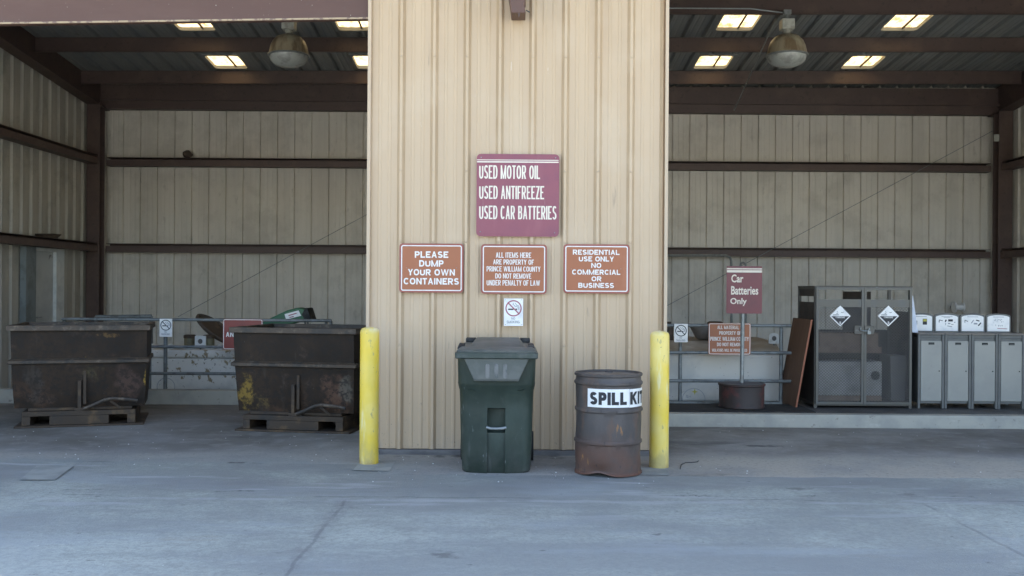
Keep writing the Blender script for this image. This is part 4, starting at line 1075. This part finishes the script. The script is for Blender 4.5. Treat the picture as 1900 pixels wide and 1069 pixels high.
gauge(371.5, 633.5, TY + .12, .075, 'white square gauge with a dark dial between two olive filler necks', False)
def cap(px, label):
    c = P(px, 636, TY + .2); w = MB(); w.lathe([(.04, 0), (.04, .03), (.032, .035), (.032, .06), (.02, .07)], (c.x, TY + .2, ztk), 16)
    tag(w.build('tank_cap', 'cap', smooth=True), label, 'cap', 'small white caps on the left tank')
cap(282, 'small white cap on the tank at the corner of the left hopper')
cap(316.5, 'small white cap on the tank under the no smoking sign')
cap(408, 'small white cap on the tank beside the dark red sign')
# brown tilted lid and green trough
def tilted_plate(name, a, b, D, half, th, mat, label, cat):
    pa, pb = P(*a, D), P(*b, D); d = (pb - pa); L = d.length; ang = math.atan2(d.z, d.x)
    w = MB(); n = 32
    w.loft([[((L/2)*s_*math.cos(2*math.pi*k/n), half*s_*math.sin(2*math.pi*k/n), z) for k in range(n)] for s_, z in ((.8, -th), (1, -th*.3), (1, th*.3), (.92, th*.6), (.86, 0))])
    mid = (pa + pb)/2
    w.xf(Matrix.Translation((mid.x, D + .1, mid.z)) @ Matrix.Rotation(-ang, 4, 'Y') @ Matrix.Rotation(R(24), 4, 'X'))
    return tag(w.build(name, mat, smooth=True), label, cat)
tilted_plate('funnel_lid', (361, 585), (436, 640), 13.95, .17, .05, 'brownlid', 'round brown lid tilted open above the tank left of the dark red sign', 'lid')
D_ = 13.75
gt = thing('drain_trough', (P(530, 600, D_).x, D_, P(530, 610, D_).z), 'green plastic drain trough tilted on the rail above the right hopper', 'trough')
def gp(a, b): q_ = P(a, b, D_); return (q_.x, q_.z)
w = MB(); w.prism([gp(480, 601), gp(502, 590), gp(532, 576), gp(552, 571), gp(566, 574), gp(572, 590), gp(560, 596), gp(525, 606), gp(488, 611)], D_, D_ + .34); w.build('trough_body', 'greenlid', gt, bevel=.02)
w = MB(); w.prism([gp(566.5, 571.5), gp(571, 572), gp(578, 594), gp(567, 596), gp(560, 584)], D_ - .02, D_ + .36); w.build('end_cap', 'rubber', gt, bevel=.008)
w = MB(); w.prism([gp(528, 583), gp(554, 576), gp(559, 586), gp(531, 593)], D_ - .006, D_ - .001); w.build('paper_label', 'white', gt)
w = MB(); w.prism([gp(535, 585), gp(550, 580.5), gp(551, 582), gp(536, 586.5)], D_ - .008, D_ - .0065); w.prism([gp(537, 588.5), gp(545, 586.5), gp(545.5, 588), gp(537.5, 590)], D_ - .008, D_ - .0065); w.build('print_lines', 'redink', gt)
for px in (566, 571):
    a = P(px, 592, D_ + .15); w = MB(); w.tube([(a.x, D_ + .15, ztk), (a.x, D_ + .15, a.z)], .014, 8); w.build('leg', 'rail', gt)
a = P(500, 600, D_ + .15); w = MB(); w.tube([(a.x, D_ + .15, ztk), (a.x, D_ + .15, a.z)], .014, 8); w.build('leg', 'rail', gt)

# ------------------------------------------------------------------ right bay: rail, tank, signs
QY = 12.22; pz = .146
rr_ = thing('guard_rail', (2.7, QY, pz), 'grey pipe guard rail in front of the right bay white tank', 'railing')
for ya in (603.5, 654, 706.5): rail_seg(rr_, (1130, ya - .3), (1468, ya + 1), QY)
w = MB(); a, b = P(1130, 742, QY), P(1450, 744, QY); w.box(a.x, b.x, QY - .03, QY + .03, pz, pz + .035); w.build('base_rail', 'rail', rr_)
for px in (1262.5, 1449.5, 1140):
    a = P(px, 603, QY + .045); w = MB(); w.tube([(a.x, QY + .045, pz), (a.x, QY + .045, a.z + .01)], .023, 10); w.build('post', 'rail', rr_, smooth=True)
no_smoking(1251, 1276, 601, 635, QY - .03, 'white NO SMOKING sign on the rail just right of the yellow bollard', 'ink')
OS = QY - .035
t = sign_thing('sign', 1314.5, 1393, 599.5, 658.5, OS, 'orange brown sign on the rail reading ALL MATERIAL IS PROPERTY OF PRINCE WILLIAM COUNTY')
plate(t, 1314.5, 1393, 599.5, 658.5, OS, 'rust_sign', 3)
border(t, 1315.5, 1392, 600.5, 657.5, OS, 1.1, 'letter', 3)
mb = MB()
for body, a, b, ya, yb in (('ALL MATERIAL IS', 1105, 1650, 165, 240), ('PROPERTY OF', 1145, 1610, 285, 360), ('PRINCE WILLIAM COUNTY', 955, 1775, 405, 490), ('DO NOT REMOVE', 1098, 1650, 530, 605), ('VIOLATORS WILL BE PROSECUTED', 990, 1740, 660, 722)):
    mb = MB(); px_bold(mb, body, 1235 + a/11.515, 1235 + b/11.515, 590 + ya/11.515, 590 + yb/11.515, OS, OS - .0012, .20); flat(mb, 'lettering', 'letter', t)
# tank
UY = 12.55
tk = thing('storage_tank', (2.3, UY + .6, pz), 'white storage tank with brown stained top in the right bay', 'tank')
x0, x1 = .9, PX(1453, 700, UY)
w = MB(); prof_ = [(UY, pz), (UY, .72), (UY + .05, .76), (UY + .36, .885), (UY + 1.3, .90), (UY + 1.3, pz)]
w.loft([[(x0, y, z) for y, z in prof_], [(x1, y, z) for y, z in prof_]]); w.build('tank_body', 'tank', tk, bevel=.02)
c = P(1287, 742, UY); mb = MB(); ring(mb, c.x, c.z, .147, .007, UY - .002); flat(mb, 'round_badge', 'greyink', tk)
s_ = P(1289, 727, UY); mb = MB(); pts = []
for k in range(8):
    r = .042 if k % 2 == 0 else .014; a = R(45*k + 90); pts.append((s_.x + r*math.cos(a), UY - .003, s_.z + r*math.sin(a)))
mb.poly(pts); flat(mb, 'star_mark', 'yel_ink', tk)
mb = MB(); c2 = P(1279, 736, UY)
stroke(mb, [(c2.x - .04, c2.z - .01), (c2.x - .035, c2.z + .02), (c2.x - .015, c2.z + .012), (c2.x - .03, c2.z - .012), (c2.x - .005, c2.z - .005), (c2.x + .015, c2.z + .004), (c2.x + .02, c2.z - .01)], .006, UY - .003); flat(mb, 'script_mark', 'greyink', tk)
gauge(1436.5, 628, UY + .25, .068, 'white round topped gauge with a grey dial left of the leaning board', True)
# basin and capped stack behind the orange sign
c = P(1310, 640, UY + .55)
w = MB(); w.lathe([(.09, 0), (.13, .02), (.20, .16), (.215, .165), (.215, .185), (.195, .18), (.12, .03), (.01, .02)], (c.x, UY + .6, .895), 28)
tag(w.build('basin', 'whitebox', smooth=True), 'white plastic basin on the right tank, half behind the orange brown sign', 'basin')
c = P(1329, 600, UY + .35)
st = thing('filler_stack', (c.x, UY + .42, .885), 'brown lidded filler neck rising above the orange brown rail sign', 'filler cap')
zt = PZ(1329, 600, UY + .42)
w = MB(); w.lathe([(.085, 0), (.085, zt - .885 - .02)], (c.x, UY + .42, .885), 20); w.build('neck', 'olive', st, smooth=True)
w = MB(); w.lathe([(.10, zt - .885 - .02), (.105, zt - .885 + .01), (.08, zt - .885 + .025)], (c.x, UY + .42, .885), 20); w.build('lid', 'brownlid', st, smooth=True)
c = P(1246, 614, UY + .4)
w = MB(); w.lathe([(.06, 0), (.065, .16), (.05, .19), (.03, .2), (.03, .24)], (c.x - .02, UY + .5, .888), 16)
tag(w.build('oil_can', 'brownlid', smooth=True), 'dark can on the right tank behind the yellow bollard and no smoking sign', 'can')
# mats
w = MB(); a, b = PX(1180, 760, 11.75), PX(1498, 760, 11.75)
w.box(a, b, 11.42, 12.16, .1455, .162)
tag(w.build('rubber_mat', 'mat', bevel=.004), 'black rubber mat under the car batteries sign stand', 'mat')
# car batteries sign stand
CY = 11.82
cs = thing('sign_stand', (PX(1376, 750, CY), CY, .162), 'maroon Car Batteries Only sign on a pole in a cut down drum', 'sign stand')
bx = PX(1376, 735, CY); zb1 = PZ(1376, 715, CY - .25)
w = MB(); w.lathe([(.262, 0), (.270, .01), (.263, .03), (.263, zb1 - .162 - .03), (.275, zb1 - .162 - .02), (.275, zb1 - .162), (.255, zb1 - .162)], (bx, CY, .162), 40); w.build('drum_base', M['hopper'] if False else MAT('rusty_cut_drum', (.05, .036, .032), .6, .1, [dict(col=(.13, .045, .04), scale=5, lo=.5, hi=.65, amt=.8), dict(col=(.03, .025, .022), scale=7, lo=.5, hi=.65, amt=.6)], bump=.15), cs, smooth=True)
w = MB(); w.lathe([(.25, 0), (.01, .004)], (bx, CY, zb1 + .001), 30, False); w.build('concrete_fill', 'sill', cs)
w = MB(); xp0, xp1 = PX(1376, 712, CY), PX(1379.5, 500, CY)
w.tube([(xp0, CY, zb1 - .02), (xp1, CY, PZ(1379, 512, CY))], .024, 14); w.build('pole', 'galv', cs, smooth=True)
PD = CY - .04
c, s = plate(cs, 1348, 1414, 494, 582, PD, 'maroondull', 2, .004, 'sign_plate')
mb = MB()
px_text(mb, 'Car', 1356.9, 1379.3, 509.4, 524.2, PD, PD - .0012, .022); px_text(mb, 'Batteries', 1356.5, 1406.9, 531, 547, PD, PD - .0012, .022); px_text(mb, 'Only', 1355, 1385.5, 553, 567.8, PD, PD - .0012, .022)
flat(mb, 'lettering', 'cream', cs)
mb = MB()
for ya, yb in ((497.8, 500), (501.4, 505.8)):
    z0, z1 = PZ(1381, yb, PD), PZ(1381, ya, PD); xa, xb = c.x - 32.6*s, c.x + 32.6*s
    mb.poly([(xa, PD - .0012, z0), (xb, PD - .0012, z0), (xb, PD - .0012, z1), (xa, PD - .0012, z1)])
flat(mb, 'stripes', 'cream', cs)
# ------------------------------------------------------------------ leaning board
def board_pt(px, py, D): return P(px, py, D)
by0, by1 = 11.85, 12.60
xb_, xt_, zt_ = 3.375, 3.555, 1.205
th = .02
dx = xt_ - xb_; dz = zt_ - .146; L = math.hypot(dx, dz); n_ = (dz/L*th, -dx/L*th)   # thickness to the right
w = MB()
w.hexa([(xb_, by0, .147), (xb_, by1, .147), (xb_ + n_[0], by1, .147 + .001), (xb_ + n_[0], by0, .148), (xt_, by0, zt_), (xt_, by1, zt_), (xt_ + n_[0], by1, zt_ + n_[1]), (xt_ + n_[0], by0, zt_ + n_[1])])
bo = tag(w.build('plywood_board', 'wood'), 'brown plywood board leaning against the left side of the mesh cabinet', 'board')
w = MB(); w.hexa([(xb_ - .0005, by0 - .006, .148), (xb_, by0 - .001, .148), (xb_ + n_[0], by0 - .001, .149), (xb_ + n_[0], by0 - .006, .149), (xt_, by0 - .006, zt_), (xt_, by0 - .001, zt_), (xt_ + n_[0], by0 - .001, zt_ + n_[1]), (xt_ + n_[0], by0 - .006, zt_ + n_[1])])
w.build('board_edge', 'woodedge', bo)

# ------------------------------------------------------------------ mesh cabinet
BY = 11.92; BYb = 12.62
cb = thing('mesh_cabinet', (PX(1601, 757, BY), BY + .35, pz), 'tall steel cabinet with mesh double doors and two diamond placards', 'cabinet')
X0, X1 = PX(1511, 650, BY), PX(1692, 650, BY); XM = PX(1601.5, 650, BY)
zt = PZ(1600, 532, BY); zb0 = pz + .03
fr = .035
w = MB()
for x in (X0, X1 - fr):
    for y in (BY, BYb - fr): w.box(x, x + fr, y, y + fr, pz, zt)
for y in (BY, BYb - fr):
    w.box(X0 + fr + .001, X1 - fr - .001, y + .002, y + fr - .002, zt - fr, zt - .001); w.box(X0 + fr + .001, X1 - fr - .001, y + .002, y + fr - .002, zb0, zb0 + fr)
for x in (X0, X1 - fr): w.box(x + .002, x + fr - .002, BY + fr + .001, BYb - fr - .001, zt - fr, zt - .001); w.box(x + .002, x + fr - .002, BY + fr + .001, BYb - fr - .001, zb0, zb0 + fr)
w.build('frame', 'cab', cb)
w = MB(); w.box(X0 - .004, X1 + .004, BY - .004, BYb + .004, zt + .0005, zt + .006); w.build('top_sheet', 'cabdark', cb)
w = MB(); w.box(X0 + .005, X1 - .005, BY + .01, BYb - .01, zb0 + fr + .001, zb0 + fr + .006); w.build('bottom_sheet', 'cabdark', cb)
w = MB()       # left side: sheet with a slot near the top
w.box(X0 + .010, X0 + .014, BY + fr, BYb - fr, zb0 + fr, zt - .19); w.box(X0 + .010, X0 + .014, BY + fr, BYb - fr, zt - .12, zt - fr)
w.build('side_sheet', 'cabdark', cb)
w = MB(); w.box(X1 - .014, X1 - .010, BY + fr, BYb - fr, zb0 + fr, zt - .30); w.build('side_sheet', 'cabdark', cb)
w = MB(); w.box(X0 + fr, X1 - fr, BYb - .02, BYb - .016, zb0 + fr, 1.06); w.box(XM - .02, X1 - .25, BYb - .02, BYb - .016, 1.06, zt - .06); w.build('back_sheet', 'cabdark', cb)
w = MB(); w.box(X0 + fr, X1 - .32, BY + .12, BYb - .03, .835, .85); w.box(X0 + fr, X1 - .32, BY + .115, BY + .119, .80, .875); w.build('shelf', 'card', cb)
def expanded(mb, x0, x1, z0, z1, y, cw=.036, ch=.0166, t=.0064):
    nr = int((z1 - z0)/ch); nc = int((x1 - x0)/(cw/2))
    cw2 = (x1 - x0)/nc; ch = (z1 - z0)/nr
    for r in range(nr):
        for i in range(nc):
            za = z0 + r*ch + (ch*.92 if (i + r) % 2 else .08*ch); zb_ = z0 + r*ch + (ch*.92 if (i + 1 + r) % 2 else .08*ch)
            xa, xb = x0 + i*cw2, x0 + (i + 1)*cw2
            mb.poly([(xa, y, za - t/2), (xb, y, zb_ - t/2), (xb, y + .002, zb_ + t/2), (xa, y + .002, za + t/2)])
            mb.poly([(xa, y + .002, za + t/2), (xb, y + .002, zb_ + t/2), (xb, y + .006, zb_), (xa, y + .006, za)])
def door(xa, xb, cxp, cyp, hand):
    f = .028; y0 = BY - .028; y1 = BY - .003
    z0, z1 = zb0 + .02, zt - .012
    zo0, zo1 = PZ(1600, 570, BY), PZ(1600, 555.5, BY)
    w = MB(); w.box(xa, xa + f, y0, y1, z0, z1); w.box(xb - f, xb, y0, y1, z0, z1); w.box(xa + f, xb - f, y0 + .001, y1, z1 - f, z1 - .001); w.box(xa + f, xb - f, y0 + .001, y1, z0 + .001, z0 + f)
    d = w.build('door', 'cabframe', cb)
    w = MB(); w.box(xa + f + .0005, xb - f - .0005, y0 + .006, y0 + .009, zo0, zo1); w.build('cross_band', 'cabframe', d)
    w = MB(); expanded(w, xa + f, xb - f, z0 + f, zo0, y0 + .010); w.build('mesh_infill', 'mesh', d, fixn=False)
    # placard
    c = P(cxp, cyp, y0 - .004); h = .125; yq = y0 - .004
    w = MB(); w.prism([(c.x - h, c.z), (c.x, c.z - h), (c.x + h, c.z), (c.x, c.z + h)], yq, yq + .003); pl = w.build('placard', 'white', d)
    k = h*.85; w = MB(); w.poly([(c.x - k, yq - .001, c.z - .002), (c.x, yq - .001, c.z - k), (c.x + k, yq - .001, c.z - .002)])
    stroke(w, [(c.x - .085, c.z + .012), (c.x - .02, c.z + .014)], .008, yq - .001); stroke(w, [(c.x - .045, c.z + .03), (c.x - .025, c.z + .036)], .006, yq - .001)
    stroke(w, [(c.x + .01, c.z + .045), (c.x + .025, c.z + .04), (c.x + .04, c.z + .047)], .005, yq - .001); stroke(w, [(c.x - .04, c.z + .05), (c.x - .03, c.z + .052)], .005, yq - .001)
    flat(w, 'black_half', 'ink', pl)
    w = MB(); add_bold(w, 'CORROSIVE', c.x, c.z - .016, .11, .019, yq - .002, .2); flat(w, 'lettering', 'letter', pl); w = MB(); add_bold(w, '8', c.x, c.z - .080, .020, .030, yq - .002, .2); flat(w, 'lettering', 'letter', pl)
    w = MB(); hx = xb - .06 if hand > 0 else xa + .06
    zc_ = PZ(1600, 612, BY)
    w.box(hx - .055, hx + .055, y0 - .010, y0 - .0005, zc_ - .05, zc_ + .05); w.build('latch_plate', 'cab', d)
door(X0 + .012, XM - .002, 1559, 586.5, 1); door(XM + .002, X1 - .012, 1648.5, 586.5, -1)
w = MB(); zc_ = PZ(1600, 612, BY); yq = BY - .055
w.tube([(XM - .05, yq, zc_ + .03), (XM - .05, yq, zc_ - .005), (XM - .02, yq, zc_ - .012), (XM + .04, yq, zc_ - .012), (XM + .055, yq, zc_ + .02)], .008, 8)
w.box(XM + .03, XM + .07, yq - .01, yq + .012, zc_ - .05, zc_ - .012); w.build('hasp', 'galv', cb)
# contents of the cabinet
yq = BY + .16
def px_box(x0, x1, y0, y1, D, dep): 
    a, b = P(x0, y1, D), P(x1, y0, D); return (a.x, b.x, D, D + dep, a.z, b.z)
wb = px_box(1517, 1637, 671, 724, yq, .4)
w = MB(); w.box(*wb[:4], zb0 + fr + .07, wb[5]); o = tag(w.build('white_crate', 'whitebox', bevel=.012), 'white plastic crate with a round dark hole behind the cabinet mesh', 'crate')
c = P(1624, 697, yq); w = MB(); w.loft([[(c.x + r*math.cos(2*math.pi*k/20), yy, c.z + r*math.sin(2*math.pi*k/20)) for k in range(20)] for r, yy in ((.055, yq - .001), (.05, yq - .008))]); w.build('round_hole', 'dark', o)
w = MB(); w.box(wb[0], wb[1], yq + .01, yq + .4, zb0 + fr + .0065, zb0 + fr + .068); tag(w.build('wooden_pallet', 'card'), 'low brown wooden base under the white crate inside the cabinet', 'pallet')
gb = px_box(1650, 1687, 660, 745, yq, .35)
w = MB(); w.loft([[(x, y, zb0 + fr + .0065) for x, y in ((gb[0] + .02, yq), (gb[1] - .01, yq), (gb[1] - .01, yq + .33), (gb[0] + .02, yq + .33))], [(x, y, gb[5]) for x, y in ((gb[0], yq - .02), (gb[1], yq - .02), (gb[1], yq + .35), (gb[0], yq + .35))]])
tag(w.build('storage_bin', 'greybox', bevel=.012), 'dull grey storage bin at the right inside the mesh cabinet', 'bin')
w = MB(); q_ = px_box(1520, 1630, 618, 644, yq + .05, .3); w.box(q_[0], q_[1], q_[2], q_[3], .8505, q_[5]); tag(w.build('cardboard_box', 'card', bevel=.006), 'brown cardboard box on the shelf inside the mesh cabinet', 'box')
# paper sheet on the cabinet's right side
w = MB(); q0, q1, q2, q3 = P(1692.6, 549, 11.94), P(1694, 549, 11.97), P(1703.5, 617, 12.02), P(1692.8, 617, 11.93)
w.hexa([(q.x, q.y, q.z) for q in (q3, q2)] + [(q2.x, q2.y + .003, q2.z), (q3.x, q3.y + .003, q3.z)] + [(q0.x, q0.y, q0.z), (q1.x, q1.y, q1.z), (q1.x, q1.y + .003, q1.z), (q0.x, q0.y + .003, q0.z)])
tag(w.build('paper_sheet', 'paper'), 'blue white paper sheet hanging from the right side of the mesh cabinet', 'paper')

# ------------------------------------------------------------------ recycling bins
NY = 11.93
labels = ['grey recycling bin next to the mesh cabinet, its sign showing one battery',
          'grey recycling bin whose sign shows a drill and a black box, second from the cabinet',
          'grey recycling bin whose sign shows a drill and slanted bars, third from the cabinet',
          'grey recycling bin at the picture edge, its sign covered in faint grey drawings']
ztop_ = PZ(1780, 620, NY)
pitch = 49.6*NY/F
bx0 = PX(1703, 690, NY)
for i in range(4):
    a = bx0 + i*pitch; b = a + pitch - .004
    t = thing('recycling_bin', ((a + b)/2, NY + .22, pz), labels[i], 'recycling bin', 'recycling bins in a row right of the cabinet')
    dep = .42
    w = MB(); w.box(a + .03, b - .03, NY + .015, NY + dep, pz + .06, ztop_ - .05); w.box(a + .03, b - .03, NY + .008, NY + dep, ztop_ - .0495, ztop_ - .012); w.build('bin_body', 'binbody', t, bevel=.006)
    w = MB()
    for xx in (a, b - .029): w.box(xx, xx + .029, NY - .008, NY + .04, pz + .001, ztop_ - .012); w.box(xx, xx + .029, NY + dep - .03, NY + dep + .01, pz + .001, ztop_ - .012)
    w.build('corner_posts', 'binbody', t, bevel=.006)
    w = MB(); w.box(a - .001, b + .001, NY - .014, NY + dep + .012, ztop_ - .0115, ztop_ + .012); w.build('top', 'bintop', t, bevel=.006)
    d0, d1 = a + .034, b - .032; zd0, zd1 = PZ(1780, 744.5, NY), PZ(1780, 633, NY)
    w = MB(); w.box(d0, d1, NY - .004, NY + .0145, zd0, zd1); d = w.build('door', 'bindoor', t, bevel=.005)
    w = MB(); w.box((a + b)/2 - .034, (a + b)/2 + .034, NY - .009, NY - .0045, zd1 - .045, zd1 - .018); w.build('slot_plate', 'dark', d)
    w = MB(); w.box((a + b)/2 - .026, (a + b)/2 + .026, NY - .012, NY - .0095, zd1 - .040, zd1 - .034); w.build('slot_lip', 'binbody', d)
    w = MB(); w.lathe([(.008, 0), (.006, .008)], (0, 0, 0), 8); w.xf(Matrix.Translation((d1 - .03, NY - .0045, (zd0 + zd1)/2)) @ Matrix.Rotation(R(90), 4, 'X')); w.build('lock', 'dark', d)
    # sign panel at the back of the top
    SY = NY + dep - .03
    cxs = PX(1709 + 47.9*i, 600, SY); z0, z1 = PZ(1780, 617, SY), PZ(1780, 584.5, SY)
    z0 = ztop_ + .0125
    hw = 20.3*SY/F
    def arch(hw, z0, z1, rise): return [(cxs + hw, z0)] + [(cxs + hw*math.cos(R(q)), z1 - rise + rise*math.sin(R(q))) for q in range(0, 181, 12)] + [(cxs - hw, z0)]
    w = MB(); w.prism(arch(hw + .018, z0, z1 + .02, .035), SY + .006, SY + .03); sp_ = w.build('sign_back', 'binbody', t)
    w = MB(); w.prism(arch(hw, z0 + .008, z1, .03), SY, SY + .0055); w.build('sign_face', 'white', sp_)
    yq = SY - .0012; px_ = lambda dx, dz: (cxs + dx*SY/F, z1 - dz*SY/F)
    dk, fa = MB(), MB()
    if i == 0:
        fa.poly([(px_(-10, 7)[0], yq, px_(-10, 19)[1]), (px_(-7, 7)[0], yq, px_(-7, 19)[1]), (px_(-7, 7)[0], yq, px_(-7, 11)[1]), (px_(-10, 7)[0], yq, px_(-10, 11)[1])])
        q0, q1 = px_(3, 18.5), px_(11, 7.5); dk.poly([(q0[0], yq, q0[1]), (q1[0], yq, q0[1]), (q1[0], yq, q1[1]), (q0[0], yq, q1[1])])
        yl = MB(); q0, q1 = px_(3.6, 12.5), px_(10.4, 8.2); yl.poly([(q0[0], yq - .001, q0[1]), (q1[0], yq - .001, q0[1]), (q1[0], yq - .001, q1[1]), (q0[0], yq - .001, q1[1])]); flat(yl, 'battery_band', 'yel_ink', sp_)
    elif i == 1:
        stroke(dk, [px_(-14.5, 14), px_(-14, 9.5), px_(-8, 11)], .008, yq); stroke(dk, [px_(-3, 12.5), px_(-1.4, 9.5)], .017, yq)
        q0, q1 = px_(2.3, 12.3), px_(11, 8.2); dk.poly([(q0[0], yq, q0[1]), (q1[0], yq, q0[1]), (q1[0], yq, q1[1]), (q0[0], yq, q1[1])])
        stroke(dk, [px_(1, 20.5), px_(9.5, 21.8)], .006, yq); stroke(dk, [px_(8, 17.5), px_(12, 18)], .005, yq); stroke(fa, [px_(2.5, 16), px_(6, 16)], .014, yq); stroke(fa, [px_(-2.5, 19), px_(-2, 15)], .008, yq); stroke(fa, [px_(13.5, 14), px_(15.5, 13.6)], .009, yq)
    elif i == 2:
        stroke(dk, [px_(-14.5, 14), px_(-14.5, 9.5), px_(-9, 12)], .008, yq); stroke(fa, [px_(-2.5, 15), px_(1.5, 9.5)], .012, yq); stroke(dk, [px_(6.5, 9.5), px_(12, 11)], .014, yq)
        stroke(dk, [px_(10.5, 19.5), px_(15, 14.5)], .016, yq); stroke(fa, [px_(2.5, 16), px_(8, 16)], .02, yq)
    else:
        rnd = random.Random(3)
        for k in range(16):
            x_, y_ = rnd.uniform(-14, 9), rnd.uniform(7, 20); stroke(fa, [px_(x_, y_), px_(x_ + rnd.uniform(-3, 3), y_ + rnd.uniform(-2.5, 2.5))], .006, yq)
        rd = MB(); stroke(rd, [px_(-2, 24.5), px_(16, 25.2)], .007, yq); flat(rd, 'red_print', 'redink', sp_)
    stroke(fa, [px_(-10, 3.4), px_(10, 3.4)], .006, yq)
    if i == 1: stroke(fa, [px_(-6, 5.2), px_(6, 5.2)], .005, yq)
    if dk.v: flat(dk, 'dark_pictures', 'ink', sp_)
    flat(fa, 'grey_print', 'greyink', sp_)

# ------------------------------------------------------------------ light, sky, camera
EL, AZ = R(48), R(12)      # sun behind the shed, a little to the right
wd = bpy.data.worlds.new('World'); scene.world = wd; wd.use_nodes = True
nt = wd.node_tree; bg = nt.nodes['Background']
sk = nt.nodes.new('ShaderNodeTexSky'); sk.sky_type = 'NISHITA'; sk.sun_disc = False
sk.sun_elevation = EL; sk.sun_rotation = AZ; sk.dust_density = 3.0; sk.air_density = 1.0; sk.ozone_density = .4
nt.links.new(sk.outputs[0], bg.inputs['Color']); bg.inputs['Strength'].default_value = .12
sl = bpy.data.lights.new('sun', 'SUN'); sl.energy = 5.0; sl.angle = R(.5); sl.color = (1, .94, .84)
so = bpy.data.objects.new('sun', sl); COL.objects.link(so)
d = Vector((math.sin(AZ)*math.cos(EL), math.cos(AZ)*math.cos(EL), math.sin(EL)))
so.rotation_euler = (-d).to_track_quat('-Z', 'Y').to_euler(); so.location = (3, 30, 25)
cam = bpy.data.cameras.new('camera'); cam.sensor_width = 36; cam.lens = 36*F/1900; cam.clip_end = 400
co = bpy.data.objects.new('camera', cam); COL.objects.link(co)
co.matrix_world = Matrix.Translation((0, 0, EYE)) @ Matrix.Rotation(R(90), 4, 'X') @ Matrix.Rotation(ROLL, 4, 'Z')
scene.camera = co
vs = scene.view_settings
scene.display_settings.display_device = 'sRGB'
vs.view_transform = 'Standard'; vs.look = 'None'; vs.gamma = 1; vs.exposure = 2.62
try: vs.use_curve_mapping = False
except Exception: pass
scene.cycles.use_denoising = True
scene.cycles.max_bounces = 10; scene.cycles.diffuse_bounces = 6
